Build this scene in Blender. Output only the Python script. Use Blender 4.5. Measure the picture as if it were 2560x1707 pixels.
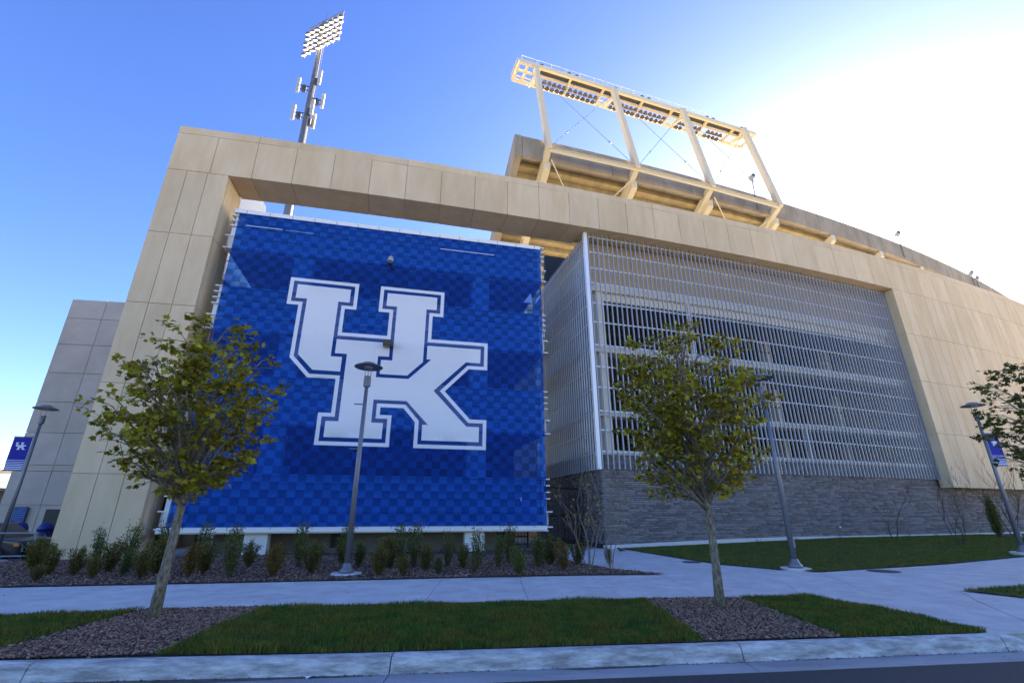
import bpy, bmesh, math, random
import numpy as np
from mathutils import Vector, Matrix, geometry as mgeo, noise as mnoise
R = math.radians
random.seed(7); rng = np.random.default_rng(11)
for o in list(bpy.data.objects): bpy.data.objects.remove(o)
S = bpy.context.scene
COL = S.collection

# ------------------------------------------------------------------ camera, sky, sun, exposure
cam = bpy.data.cameras.new('camera'); camo = bpy.data.objects.new('camera', cam); COL.objects.link(camo)
camo.location = (0, 0, 1.35); camo.rotation_euler = (R(90 + 20.174), 0, 0)
cam.sensor_width = 36; cam.lens = 36 * 1169 / 2560; cam.clip_end = 3000; cam.clip_start = .05
S.camera = camo
SUN_AZ, SUN_EL = 39.0, 16.5            # degrees right of straight ahead (behind the stands), height
W = bpy.data.worlds.new('World'); S.world = W; W.use_nodes = True
wn = W.node_tree.nodes; wl = W.node_tree.links
sky = wn.new('ShaderNodeTexSky'); sky.sky_type = 'NISHITA'; sky.sun_disc = False
sky.sun_elevation = R(SUN_EL); sky.sun_rotation = R(SUN_AZ); sky.air_density = 1.0; sky.dust_density = 1.0; sky.ozone_density = 3.0
bg = wn['Background']; bg.inputs['Strength'].default_value = .05
tint = wn.new('ShaderNodeHueSaturation'); tint.inputs['Hue'].default_value = .522; tint.inputs['Saturation'].default_value = 1.2
wl.new(sky.outputs[0], tint.inputs['Color']); wl.new(tint.outputs[0], bg.inputs[0])
sl = bpy.data.lights.new('sun', 'SUN'); sl.energy = 5.0; sl.angle = R(.53); sl.color = (1, .87, .68)
so = bpy.data.objects.new('sun', sl); COL.objects.link(so)
sd = Vector((math.sin(R(SUN_AZ)) * math.cos(R(SUN_EL)), math.cos(R(SUN_AZ)) * math.cos(R(SUN_EL)), math.sin(R(SUN_EL))))
so.rotation_euler = (-sd).to_track_quat('-Z', 'Y').to_euler()
S.view_settings.view_transform = 'Standard'; S.view_settings.look = 'None'; S.view_settings.gamma = 1
S.view_settings.exposure = 3.25
S.view_settings.use_curve_mapping = False
S.cycles.max_bounces = 6; S.cycles.diffuse_bounces = 3; S.cycles.glossy_bounces = 3; S.cycles.transparent_max_bounces = 8; S.cycles.caustics_reflective = False; S.cycles.caustics_refractive = False

# ------------------------------------------------------------------ helpers
def tag(o, label=None, cat=None, group=None, kind=None):
    if label: o['label'] = label
    if cat: o['category'] = cat
    if group: o['group'] = group
    if kind: o['kind'] = kind
    return o
def thing(name, label, cat, loc=(0, 0, 0), rz=0, group=None):
    o = bpy.data.objects.new(name, None); COL.objects.link(o); o.location = loc; o.rotation_euler = (0, 0, rz)
    o.empty_display_size = .2
    return tag(o, label, cat, group)
def link(name, me, parent=None, mat=None):
    o = bpy.data.objects.new(name, me); COL.objects.link(o)
    if mat is not None and not me.materials: me.materials.append(mat)
    if parent: o.parent = parent
    return o
def copy_tree(o, parent=None):
    c = o.copy(); COL.objects.link(c); c.parent = parent
    for ch in o.children: copy_tree(ch, c)
    return c
class MB:
    def __init__(s): s.v = []; s.f = []
    def add(s, vs, fs):
        n = len(s.v); s.v += [tuple(v) for v in vs]; s.f += [tuple(i + n for i in f) for f in fs]; return s
    def hexa(s, p):      # 8 points: bottom ring 0-3, top ring 4-7
        return s.add(p, [(3, 2, 1, 0), (4, 5, 6, 7), (0, 1, 5, 4), (1, 2, 6, 5), (2, 3, 7, 6), (3, 0, 4, 7)])
    def box(s, a, b):
        x0, y0, z0 = a; x1, y1, z1 = b
        return s.hexa([(x0, y0, z0), (x1, y0, z0), (x1, y1, z0), (x0, y1, z0), (x0, y0, z1), (x1, y0, z1), (x1, y1, z1), (x0, y1, z1)])
    def bar(s, p, q, w, d=None, up=(0, 0, 1)):
        d = d or w; p = Vector(p); q = Vector(q); t = (q - p).normalized(); up = Vector(up)
        if abs(t.dot(up)) > .99: up = Vector((1, 0, 0))
        x = t.cross(up).normalized() * (w / 2); y = x.cross(t).normalized() * (d / 2)
        return s.hexa([p - x - y, p + x - y, p + x + y, p - x + y, q - x - y, q + x - y, q + x + y, q - x + y])
    def tube(s, pts, rad, n=8, cap=True):
        pts = [Vector(p) for p in pts]; m = len(pts)
        if not hasattr(rad, '__len__'): rad = [rad] * m
        rings = []; base = len(s.v); ref = Vector((.13, .99, .05))
        for i, p in enumerate(pts):
            t = (pts[min(i + 1, m - 1)] - pts[max(i - 1, 0)]).normalized()
            if abs(t.dot(ref)) > .95: ref = Vector((.99, .1, .1))
            x = t.cross(ref).normalized(); y = x.cross(t).normalized()
            for k in range(n):
                a = 2 * math.pi * k / n; s.v.append(tuple(p + (x * math.cos(a) + y * math.sin(a)) * rad[i]))
        for i in range(m - 1):
            for k in range(n):
                a = base + i * n + k; b = base + i * n + (k + 1) % n
                s.f.append((a, b, b + n, a + n))
        if cap:
            s.f.append(tuple(base + k for k in range(n))[::-1]); s.f.append(tuple(base + (m - 1) * n + k for k in range(n)))
        return s
    def lathe(s, prof, c=(0, 0, 0), n=20):
        base = len(s.v)
        for r, z in prof:
            for k in range(n):
                a = 2 * math.pi * k / n; s.v.append((c[0] + r * math.cos(a), c[1] + r * math.sin(a), c[2] + z))
        for i in range(len(prof) - 1):
            for k in range(n):
                a = base + i * n + k; b = base + i * n + (k + 1) % n; s.f.append((a, b, b + n, a + n))
        s.f.append(tuple(base + k for k in range(n))[::-1]); s.f.append(tuple(base + (len(prof) - 1) * n + k for k in range(n)))
        return s
    def prism(s, poly, z0, z1):
        n = len(poly); s.add([(x, y, z0) for x, y in poly] + [(x, y, z1) for x, y in poly],
              [tuple(range(n))[::-1], tuple(range(n, 2 * n))] + [(i, (i + 1) % n, n + (i + 1) % n, n + i) for i in range(n)]); return s
    def mesh(s, name, mat=None, smooth=False, fix=False):
        me = bpy.data.meshes.new(name); me.from_pydata(s.v, [], s.f)
        if fix:
            b = bmesh.new(); b.from_mesh(me); bmesh.ops.recalc_face_normals(b, faces=b.faces); b.to_mesh(me); b.free()
        if mat: me.materials.append(mat)
        if smooth: me.polygons.foreach_set('use_smooth', [True] * len(me.polygons))
        me.update(); return me
    def build(s, name, mat, parent=None, smooth=False, fix=False, bevel=0):
        o = link(name, s.mesh(name, mat, smooth, fix), parent)
        if bevel:
            m = o.modifiers.new('bevel', 'BEVEL'); m.width = bevel; m.segments = 2; m.limit_method = 'ANGLE'
        return o
def np_mesh(name, V, F, mat, parent=None, smooth=False):
    """V (n,3), F (m,k) one face size: fast mesh"""
    V = np.asarray(V, np.float32); F = np.asarray(F, np.int32); me = bpy.data.meshes.new(name)
    me.vertices.add(len(V)); me.vertices.foreach_set('co', V.ravel())
    k = F.shape[1]; me.loops.add(F.size); me.loops.foreach_set('vertex_index', F.ravel())
    me.polygons.add(len(F)); me.polygons.foreach_set('loop_start', np.arange(len(F), dtype=np.int32) * k)
    if smooth: me.polygons.foreach_set('use_smooth', np.ones(len(F), bool))
    me.update(calc_edges=True); me.materials.append(mat)
    return link(name, me, parent)

# ------------------------------------------------------------------ materials
def mat(name, col, rough=.7, metal=0, var=.0, vscale=3.0, obj_var=0., isl_var=0., bump=0, bscale=40., col2=None, stretch=(1, 1, 1), spec=.4, transl=0, emit=0, coords='Object', hue=0):
    m = bpy.data.materials.new(name); m.use_nodes = True; nt = m.node_tree; N = nt.nodes; L = nt.links
    b = N['Principled BSDF']; b.inputs['Roughness'].default_value = rough; b.inputs['Metallic'].default_value = metal
    b.inputs['Specular IOR Level'].default_value = spec
    b.inputs['Base Color'].default_value = (*col, 1)
    tc = N.new('ShaderNodeTexCoord'); mp = N.new('ShaderNodeMapping'); mp.inputs['Scale'].default_value = stretch
    L.new(tc.outputs[coords], mp.inputs['Vector'])
    out = None
    def rgb(c): n = N.new('ShaderNodeRGB'); n.outputs[0].default_value = (*c, 1); return n.outputs[0]
    if var or col2 or obj_var or isl_var:
        out = rgb(col)
        if col2:
            nz = N.new('ShaderNodeTexNoise'); nz.inputs['Scale'].default_value = vscale; nz.inputs['Detail'].default_value = 6; nz.inputs['Roughness'].default_value = .62
            L.new(mp.outputs[0], nz.inputs['Vector'])
            rp = N.new('ShaderNodeValToRGB'); rp.color_ramp.elements[0].position = .38; rp.color_ramp.elements[1].position = .62
            L.new(nz.outputs['Fac'], rp.inputs[0])
            mx = N.new('ShaderNodeMixRGB'); L.new(rp.outputs[0], mx.inputs['Fac']); L.new(out, mx.inputs[1]); L.new(rgb(col2), mx.inputs[2]); out = mx.outputs[0]
        hs = N.new('ShaderNodeHueSaturation'); L.new(out, hs.inputs['Color'])
        val = None
        def addv(sock, amp):
            nonlocal val
            mr = N.new('ShaderNodeMapRange'); mr.inputs['To Min'].default_value = -amp; mr.inputs['To Max'].default_value = amp; L.new(sock, mr.inputs['Value'])
            if val is None:
                ad = N.new('ShaderNodeMath'); ad.operation = 'ADD'; ad.inputs[0].default_value = 1; L.new(mr.outputs[0], ad.inputs[1]); val = ad.outputs[0]
            else:
                ad = N.new('ShaderNodeMath'); ad.operation = 'ADD'; L.new(val, ad.inputs[0]); L.new(mr.outputs[0], ad.inputs[1]); val = ad.outputs[0]
        if var:
            n2 = N.new('ShaderNodeTexNoise'); n2.inputs['Scale'].default_value = vscale * 2.3; n2.inputs['Detail'].default_value = 8; n2.inputs['Roughness'].default_value = .65
            L.new(mp.outputs[0], n2.inputs['Vector']); addv(n2.outputs['Fac'], var * 2)
        if obj_var:
            oi = N.new('ShaderNodeObjectInfo'); addv(oi.outputs['Random'], obj_var)
        if isl_var:
            ge = N.new('ShaderNodeNewGeometry'); addv(ge.outputs['Random Per Island'], isl_var)
            if hue:
                wn_ = N.new('ShaderNodeTexWhiteNoise'); wn_.noise_dimensions = '1D'; L.new(ge.outputs['Random Per Island'], wn_.inputs['W'])
                mr = N.new('ShaderNodeMapRange'); mr.inputs['To Min'].default_value = .5 - hue; mr.inputs['To Max'].default_value = .5 + hue
                L.new(wn_.outputs['Value'], mr.inputs['Value']); L.new(mr.outputs[0], hs.inputs['Hue'])
        if val is not None: L.new(val, hs.inputs['Value'])
        out = hs.outputs[0]; L.new(out, b.inputs['Base Color'])
    if bump:
        n3 = N.new('ShaderNodeTexNoise'); n3.inputs['Scale'].default_value = bscale; n3.inputs['Detail'].default_value = 5
        L.new(mp.outputs[0], n3.inputs['Vector'])
        bp = N.new('ShaderNodeBump'); bp.inputs['Strength'].default_value = bump; bp.inputs['Distance'].default_value = .02
        L.new(n3.outputs['Fac'], bp.inputs['Height']); L.new(bp.outputs[0], b.inputs['Normal'])
    if transl:
        tr = N.new('ShaderNodeBsdfTranslucent'); ms = N.new('ShaderNodeMixShader'); ms.inputs[0].default_value = transl
        if out is not None: L.new(out, tr.inputs['Color'])
        else: tr.inputs['Color'].default_value = (*col, 1)
        L.new(b.outputs[0], ms.inputs[1]); L.new(tr.outputs[0], ms.inputs[2]); L.new(ms.outputs[0], N['Material Output'].inputs[0])
    if emit:
        b.inputs['Emission Color'].default_value = (*col, 1); b.inputs['Emission Strength'].default_value = emit
    return m
M = {}
M['panel'] = mat('beige_precast', (.67, .52, .33), .85, col2=(.60, .45, .265), var=.06, vscale=1.1, obj_var=.05, bump=.12, bscale=60, stretch=(1, 1, .3), coords='Generated' if False else 'Object')
M['core'] = mat('joint_backing', (.42, .31, .19), .9)
M['greypanel'] = mat('grey_precast', (.47, .405, .335), .85, col2=(.41, .35, .285), var=.06, vscale=.6, obj_var=.05, bump=.1)
M['bowl'] = mat('weathered_concrete', (.34, .29, .22), .9, col2=(.25, .21, .155), var=.12, vscale=.7, bump=.2, bscale=25, stretch=(1, 1, .4))
M['riser'] = mat('stained_concrete', (.46, .35, .17), .9, col2=(.30, .24, .13), var=.14, vscale=.9, bump=.2, stretch=(1, 1, .25))
M['cream'] = mat('cream_paint', (.66, .56, .37), .5, var=.03, vscale=2)
M['white'] = mat('white_paint', (.80, .78, .74), .5, var=.03, vscale=2)
M['fin'] = mat('anodised_aluminium', (.42, .44, .47), .38, metal=.3, obj_var=.04)
M['rail'] = mat('pale_rail', (.80, .80, .80), .4, metal=.2)
M['slab'] = mat('pale_slab', (.70, .64, .52), .7, var=.05)
M['upwall'] = mat('tan_wall', (.44, .335, .21), .85, var=.1, vscale=1.5)
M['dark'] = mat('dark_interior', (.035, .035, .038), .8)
M['stone'] = mat('ledge_stone', (.225, .205, .20), .9, isl_var=.30, hue=.03, bump=.5, bscale=35, var=.12, vscale=6)
M['mortar'] = mat('mortar', (.07, .065, .062), .95)
M['footing'] = mat('pale_footing', (.62, .60, .57), .85, var=.08, vscale=2)
M['walk'] = mat('broom_concrete', (.60, .585, .555), .88, col2=(.50, .485, .455), var=.13, vscale=1.6, obj_var=.03, bump=.15, bscale=90)
M['kerb'] = mat('kerb_concrete', (.60, .58, .54), .85, col2=(.30, .285, .26), var=.3, vscale=9, bump=.8, bscale=50, stretch=(.3, 1, 1.6))
M['gutter'] = mat('gutter_concrete', (.38, .375, .365), .8, col2=(.25, .245, .24), var=.1, vscale=1.5, bump=.2, stretch=(.4, 1.5, 1))
M['asphalt'] = mat('asphalt', (.045, .045, .048), .85, var=.15, vscale=30, bump=.5, bscale=160)
M['lot'] = mat('bounce_lot', (.46, .42, .35), .9, var=.08, vscale=.2)
M['soil'] = mat('dark_soil', (.05, .038, .03), .95, var=.2, vscale=8, bump=.6, bscale=30)
M['mulch'] = mat('mulch_chips', (.24, .140, .088), .92, isl_var=.95, hue=.03)
M['grassbase'] = mat('turf_base', (.055, .052, .02), .95, var=.2, vscale=10)
M['grass'] = mat('grass_blades', (.070, .130, .012), .7, col2=(.165, .148, .014), var=.42, vscale=2.2, isl_var=.55, hue=.04, transl=.25)
M['dirt'] = mat('bare_soil_edge', (.13, .085, .055), .95, var=.3, vscale=9, bump=.6)
M['bark'] = mat('maple_bark', (.11, .085, .06), .95, col2=(.27, .24, .17), var=.35, vscale=30, bump=.8, bscale=35, stretch=(1, 1, .35))
M['greybark'] = mat('grey_bark', (.20, .165, .14), .9, var=.2, vscale=10)
M['leaf'] = mat('maple_leaf', (.30, .255, .015), .5, isl_var=.65, hue=.026, transl=.45)
M['leafdark'] = mat('dark_maple_leaf', (.10, .115, .014), .6, isl_var=.4, hue=.03, transl=.3)
M['shrub'] = mat('shrub_leaf', (.15, .13, .015), .65, isl_var=.5, hue=.04, transl=.25)
M['shrubg'] = mat('shrub_leaf_green', (.12, .15, .025), .65, isl_var=.5, hue=.03, transl=.25)
M['shruby'] = mat('shrub_leaf_golden', (.19, .115, .008), .65, isl_var=.4, hue=.03, transl=.25)
M['yleaf'] = mat('yellow_leaf', (.36, .28, .02), .6, isl_var=.4, transl=.3)
M['twig'] = mat('shrub_stem', (.085, .06, .04), .9)
M['lamp'] = mat('lamp_grey_metal', (.20, .20, .21), .45, metal=.5, var=.05, vscale=6)
M['lampglass'] = mat('lamp_lens', (.55, .55, .52), .3)
M['black'] = mat('black_metal', (.012, .012, .013), .5)
M['mast'] = mat('galvanised_mast', (.17, .175, .18), .45, metal=.4, var=.05)
M['antenna'] = mat('antenna_white', (.36, .36, .35), .5)
M['floodlens'] = mat('sun_glow_lens', (1, .93, .78), .4, emit=.16)  # emission stands in for sun glowing through the lenses
M['floodbody'] = mat('flood_housing', (.12, .10, .07), .5, metal=.3)
M['floodglass'] = mat('flood_glass', (.6, .54, .4), .25)
M['darkgrey'] = mat('dark_grey_box', (.045, .05, .06), .6)
M['carpaint'] = mat('navy_car_paint', (.012, .016, .030), .18, spec=.6)
M['rubber'] = mat('tyre_rubber', (.015, .015, .015), .85)
M['rim'] = mat('alloy', (.55, .55, .56), .3, metal=.8)
M['carglass'] = mat('car_glass', (.02, .025, .03), .05, spec=.8)
M['amber'] = mat('amber_lens', (.7, .22, .03), .3)
M['blueplastic'] = mat('blue_plastic', (.008, .02, .16), .45)
M['signblue'] = mat('sign_blue', (.012, .045, .17), .5)
M['signline'] = mat('sign_print', (.03, .16, .42), .5)
M['pipe'] = mat('handrail_pipe', (.30, .33, .32), .4, metal=.5)
M['roofmetal'] = mat('pale_awning', (.45, .45, .47), .5)
M['brown'] = mat('brown_box', (.075, .055, .035), .6)
M['bird'] = mat('bird_feather', (.06, .045, .035), .8)
M['birdred'] = mat('bird_breast', (.20, .07, .03), .8)
M['wet_shade'] = mat('wet_grime_and_shade', (.035, .035, .036), .35, var=.2, vscale=8)
M['basewall'] = mat('shade_dark_concrete', (.20, .185, .17), .9, var=.1, vscale=2)  # shade under the banner and inside the concourse put into the colour
M['cover'] = mat('iron_cover', (.06, .05, .045), .7)

# banner fabric: woven mesh, lets a little of what stands behind it show
def fabric(name, kind, see):
    m = bpy.data.materials.new(name); m.use_nodes = True; nt = m.node_tree; N = nt.nodes; L = nt.links
    b = N['Principled BSDF']; b.inputs['Roughness'].default_value = .75; b.inputs['Specular IOR Level'].default_value = .25
    tc = N.new('ShaderNodeTexCoord')
    if kind == 'check':
        mp = N.new('ShaderNodeMapping'); mp.inputs['Scale'].default_value = (1 / .297, 0, 1 / .272); mp.inputs['Location'].default_value = (.06, .37, .13)
        L.new(tc.outputs['Object'], mp.inputs[0])
        ck = N.new('ShaderNodeTexChecker'); ck.inputs['Scale'].default_value = 1
        ck.inputs['Color1'].default_value = (.002, .058, .36, 1); ck.inputs['Color2'].default_value = (.002, .036, .235, 1)
        L.new(mp.outputs[0], ck.inputs[0])
        nz = N.new('ShaderNodeTexWhiteNoise'); nz.noise_dimensions = '3D'
        fl = N.new('ShaderNodeVectorMath'); fl.operation = 'FLOOR'; L.new(mp.outputs[0], fl.inputs[0]); L.new(fl.outputs[0], nz.inputs['Vector'])
        hs = N.new('ShaderNodeHueSaturation'); mr = N.new('ShaderNodeMapRange'); mr.inputs['To Min'].default_value = .86; mr.inputs['To Max'].default_value = 1.14
        L.new(nz.outputs['Value'], mr.inputs[0]); L.new(mr.outputs[0], hs.inputs['Value']); L.new(ck.outputs[0], hs.inputs['Color'])
        col = hs.outputs[0]; L.new(col, b.inputs['Base Color'])
    else:
        col = None; c = {'white': (.86, .86, .87), 'blue': (.003, .055, .27)}[kind]; b.inputs['Base Color'].default_value = (*c, 1)
    wv = N.new('ShaderNodeTexNoise'); wv.inputs['Scale'].default_value = 2.4; wv.inputs['Detail'].default_value = 4; L.new(tc.outputs['Object'], wv.inputs['Vector'])
    bp = N.new('ShaderNodeBump'); bp.inputs['Strength'].default_value = .25; bp.inputs['Distance'].default_value = .05; L.new(wv.outputs[0], bp.inputs['Height']); L.new(bp.outputs[0], b.inputs['Normal'])
    tr = N.new('ShaderNodeBsdfTransparent'); ms = N.new('ShaderNodeMixShader'); ms.inputs[0].default_value = see
    if col: 
        mt = N.new('ShaderNodeMixRGB'); mt.inputs[1].default_value = (.10, .36, .76, 1); mt.inputs[2].default_value = (.24, .56, 1, 1)
        L.new(ck.outputs['Fac'], mt.inputs[0]); L.new(mt.outputs[0], tr.inputs['Color'])
    L.new(b.outputs[0], ms.inputs[1]); L.new(tr.outputs[0], ms.inputs[2]); L.new(ms.outputs[0], N['Material Output'].inputs[0])
    return m
M['fab'] = fabric('blue_checked_mesh_fabric', 'check', .44)
M['flap'] = mat('faded_blue_flap', (.12, .22, .55), .7)
M['fabw'] = fabric('white_print_mesh_fabric', 'white', .2)
M['fabb'] = fabric('solid_blue_print_fabric', 'blue', .3)

# ------------------------------------------------------------------ plan geometry: facade arc
FC = (-57.378, 238.036); FR = 226.5
A0 = math.atan2(15.68 - FC[1], -14.26 - FC[0])
def fp(s, d=0., z=0.):          # s along the facade from its left corner, d metres behind its face
    a = A0 + s / FR; r = FR - d
    return Vector((FC[0] + r * math.cos(a), FC[1] + r * math.sin(a), z))
def fang(s): return A0 + s / FR + math.pi / 2      # heading of the wall
BC = (-78.769, 307.697); BR = 289.08
def bp_(a, k=0., z=0.):         # bowl arc: angle in degrees, k metres inward
    a = R(a); r = BR - k
    return Vector((BC[0] + r * math.cos(a), BC[1] + r * math.sin(a), z))
def fbox(mb, s0, s1, d0, d1, z0, z1):
    return mb.hexa([fp(s0, d0, z0), fp(s1, d0, z0), fp(s1, d1, z0), fp(s0, d1, z0), fp(s0, d0, z1), fp(s1, d0, z1), fp(s1, d1, z1), fp(s0, d1, z1)])
def fstrip(mb, s0, s1, d0, d1, z0, z1, step=3.2):
    n = max(1, round((s1 - s0) / step)); k = len(mb.v)
    for i in range(n + 1):
        s = s0 + (s1 - s0) * i / n
        mb.v += [tuple(fp(s, d0, z0)), tuple(fp(s, d1, z0)), tuple(fp(s, d1, z1)), tuple(fp(s, d0, z1))]
    for i in range(n):
        a = k + 4 * i
        for j in range(4): mb.f.append((a + j, a + 4 + j, a + 4 + (j + 1) % 4, a + (j + 1) % 4))
    mb.f.append((k + 3, k + 2, k + 1, k)); e = k + 4 * n; mb.f.append((e, e + 1, e + 2, e + 3)); return mb

# ------------------------------------------------------------------ ground, road, walks
def sheet(name, poly, z, m, zf=None, kind='structure', parent=None):
    b = MB(); b.add([(x, y, z if zf is None else zf(x, y)) for x, y in poly], [tuple(range(len(poly)))])
    o = b.build(name, m, parent)
    if kind and not parent: o['kind'] = kind
    return o
def pl(poly, x):                # y on a polyline at x
    for (x0, y0), (x1, y1) in zip(poly, poly[1:]):
        if x <= x1 or (x1, y1) == poly[-1]: return y0 + (y1 - y0) * (x - x0) / (x1 - x0)
KB = [(-40, 1.6), (-12, 4.62), (-4.99, 5.36), (-1.54, 5.62), (2.32, 6.05), (5.9, 6.5), (12, 7.35), (40, 11.6)]      # back of kerb
WN = [(-40, 1.9), (-12, 6.55), (-7.29, 7.55), (-5.4, 7.95), (-2.2, 8.35), (.8, 8.75), (3.59, 8.95), (5.0, 9.05), (12, 10.2), (40, 15.)]   # walk, street side
WF = [(-40, 4.5), (-14, 9.3), (-9.92, 10.15), (-7.25, 10.56), (-3.27, 11.22), (1.11, 12.02), (3.75, 12.2)]    # walk, bed side
sheet('ground', [(-900, -900), (900, -900), (900, 900), (-900, 900)], -.62, M['lot'])
# road slab, and an unseen pale lot added to bounce warm sun
b = MB(); n = 40
for i in range(n + 1):
    x = -60 + 120 * i / n; b.v += [(x, pl(KB, max(-40, min(40, x))) - .5, -.152), (x, -9.0, -.152), (x, -9.0, -.6), (x, pl(KB, max(-40, min(40, x))) - .5, -.6)]
for i in range(n):
    for j in range(4): b.f.append((4 * i + j, 4 * i + 4 + j, 4 * i + 4 + (j + 1) % 4, 4 * i + (j + 1) % 4))
b.build('road', M['asphalt'], fix=True)['kind'] = 'structure'
sheet('bounce_lot', [(-300, -300), (300, -300), (300, -9.02), (-300, -9.02)], -.14, M['lot'])

# gutter pan and kerb, in cast segments
JK = [-40, -25, -15, -8.3, -4.62, -1.22, 2.5, 5.75]
kerb = bpy.data.objects.new('kerb', None); COL.objects.link(kerb); kerb['kind'] = 'structure'
prof = [(-.17, -.35), (-.17, -.145), (-.15, -.09), (-.13, -.035), (-.105, -.008), (-.06, .004), (.0, .006), (.0, -.35)]
def swept(x0, x1, prof, ends=None, n=6):
    mb = MB(); k = len(prof)
    for i in range(n + 1):
        x = x0 + (x1 - x0) * i / n; y = pl(KB, x); f = ends(i / n) if ends else 1
        mb.v += [(x, y + dy, (dz if dz < -.2 else -.15 + (dz + .15) * f)) for dy, dz in prof]
    for i in range(n):
        for j in range(k):
            a = i * k + j; c = i * k + (j + 1) % k; mb.f.append((a, a + k, c + k, c))
    mb.f.append(tuple(range(k))); mb.f.append(tuple(n * k + j for j in range(k))[::-1]); return mb
for x0, x1 in zip(JK, JK[1:]): swept(x0 + .006, x1 - .006, prof).build('kerb_segment', M['kerb'], kerb, smooth=False, fix=True)
swept(5.756, 6.25, prof, lambda t: 1 - .9 * t * t, 5).build('kerb_segment', M['kerb'], kerb, fix=True)
gut = bpy.data.objects.new('gutter', None); COL.objects.link(gut); gut['kind'] = 'structure'
gp = [(-.50, -.35), (-.50, -.148), (-.30, -.150), (-.165, -.146), (-.165, -.35)]
for x0, x1 in zip(JK + [6.25], JK[1:] + [6.25, 40.0]): 
    if x1 - x0 > 20:
        for k in range(6): swept(x0 + (x1 - x0) * k / 6 + .005, x0 + (x1 - x0) * (k + 1) / 6 - .005, gp).build('gutter_slab', M['gutter'], gut, fix=True)
    else: swept(x0 + .005, x1 - .005, gp).build('gutter_slab', M['gutter'], gut, fix=True)

# concrete sub-base just under the slabs, then slabs
wk = bpy.data.objects.new('sidewalk', None); COL.objects.link(wk); wk['kind'] = 'structure'
def slab(poly, z=0., m='walk', parent=wk, name='concrete_slab', t=.12, zf=None):
    cx = sum(p[0] for p in poly) / len(poly); cy = sum(p[1] for p in poly) / len(poly); n = len(poly)
    q = []
    g = .008
    for x, y in poly:
        d = math.hypot(x - cx, y - cy); q.append((x - (x - cx) / d * g * 1.4, y - (y - cy) / d * g * 1.4))
    f = zf or (lambda x, y: z)
    mb = MB(); mb.add([(x, y, f(x, y) - t) for x, y in q] + [(x, y, f(x, y)) for x, y in q], [tuple(range(n, 2 * n))] + [(i, (i + 1) % n, n + (i + 1) % n, n + i) for i in range(n)])
    return mb.build(name, M[m], parent, fix=True)
xs = [-22, -18, -15.8, -14.2, -12.6, -11.0, -9.4, -7.8, -6.2, -4.65, -3.05, -1.42, .28, 1.9, 3.5]
for x0, x1 in zip(xs, xs[1:]):
    slab([(x0, pl(WN, x0)), (x1, pl(WN, x1)), (x1 - .12, pl(WF, x1 - .12)), (x0 - .12, pl(WF, x0 - .12))])
slab([(3.5, pl(WN, 3.5)), (5.0, 9.05), (5.6, 10.6), (5.8, 12.8), (4.6, 12.35), (3.38, pl(WF, 3.38))])
# walk to the gate between bed and lawn, and the broad crossing on the right
for a in ([(3.38, 12.19), (4.6, 12.36), (5.8, 12.8), (6.9, 13.06), (5.84, 14.5), (3.9, 14.3), (2.6, 13.6)],
          [(2.6, 13.6), (3.9, 14.3), (5.84, 14.5), (5.3, 16.6), (2.0, 16.4), (2.0, 15.0)],
          [(2.0, 16.4), (5.3, 16.6), (4.75, 19.4), (4.45, 20.9), (1.6, 20.6), (1.6, 17.2)],
          [(5.0, 9.05), (6.3, 9.2), (7.0, 11.0), (7.45, 12.66), (6.9, 13.06), (5.8, 12.8), (5.6, 10.6)],
          [(5.72, 6.5), (6.6, 6.66), (7.6, 8.6), (8.3, 9.75), (7.0, 11.0), (6.3, 9.2), (5.0, 9.05), (5.56, 8.2)],
          [(6.6, 6.66), (9.8, 7.05), (10.6, 8.8), (8.68, 8.94), (8.3, 9.75), (7.6, 8.6)],
          [(8.3, 9.75), (10.2, 10.4), (13.2, 12.0), (12.4, 14.6), (7.45, 12.66), (7.0, 11.0)],
          [(13.2, 12.0), (22, 15.5), (24, 20.4), (16.94, 17.0), (12.4, 14.6)],
          [(9.8, 7.05), (16, 7.95), (22, 10.5), (10.6, 8.8)]):
    slab(a)
sheet('paving_base', [(-24, 4.2)] + [(x, y + .02) for x, y in KB[1:7]] + [(30, 10.2), (30, 60), (-14.4, 60), (-14.4, 14.8), (-24, 12)], -.02, M['walk'])

def zl(x, y):                   # lawn rises towards the stone wall
    r = FR - math.hypot(x - FC[0], y - FC[1]); t = max(0, min(1, (r + 4.6) / 4.6))
    s = (math.atan2(y - FC[1], x - FC[0]) - A0) * FR
    return .015 + t * max(0, min(.24, (s - 19) * .02))
# mulch and turf areas
BED = [(-22, 8.2)] + [(x, y + .02) for x, y in WF[1:6]] + [(3.6, 12.2), (2.5, 13.5), (1.9, 14.9), (1.5, 17.2), (1.4, 20.2), (-2, 19.4), (-11, 17.2), (-14.3, 15.6), (-15.5, 14.7), (-22, 14.0)]
sheet('planting_bed', BED, .018, M['soil'])
MU1 = [(-5.36, 5.33), (-3.6, 5.52), (-3.72, 8.12), (-5.43, 7.9)]
MU2 = [(2.17, 6.06), (3.83, 6.25), (3.83, 8.93), (2.17, 8.84)]
sheet('mulch_ring', MU1, .020, M['soil']); sheet('mulch_ring', MU2, .020, M['soil'])
G1 = [(-14, 4.45), (-5.36, 5.33), (-5.43, 7.86), (-7.29, 7.45), (-14, 6.05)]
G2 = [(-3.6, 5.52), (-1.54, 5.62), (2.17, 6.06), (2.17, 8.66), (.8, 8.55), (-2.2, 8.16), (-3.72, 7.98)]
G3 = [(3.83, 6.25), (5.74, 6.49), (5.62, 7.4), (5.45, 8.3), (5.0, 8.98), (3.83, 8.9)]
G4 = [(8.42, 9.8), (8.72, 8.98), (10.6, 8.85), (16, 9.8), (18, 13.8), (13.2, 11.9), (10.2, 10.36)]
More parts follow.
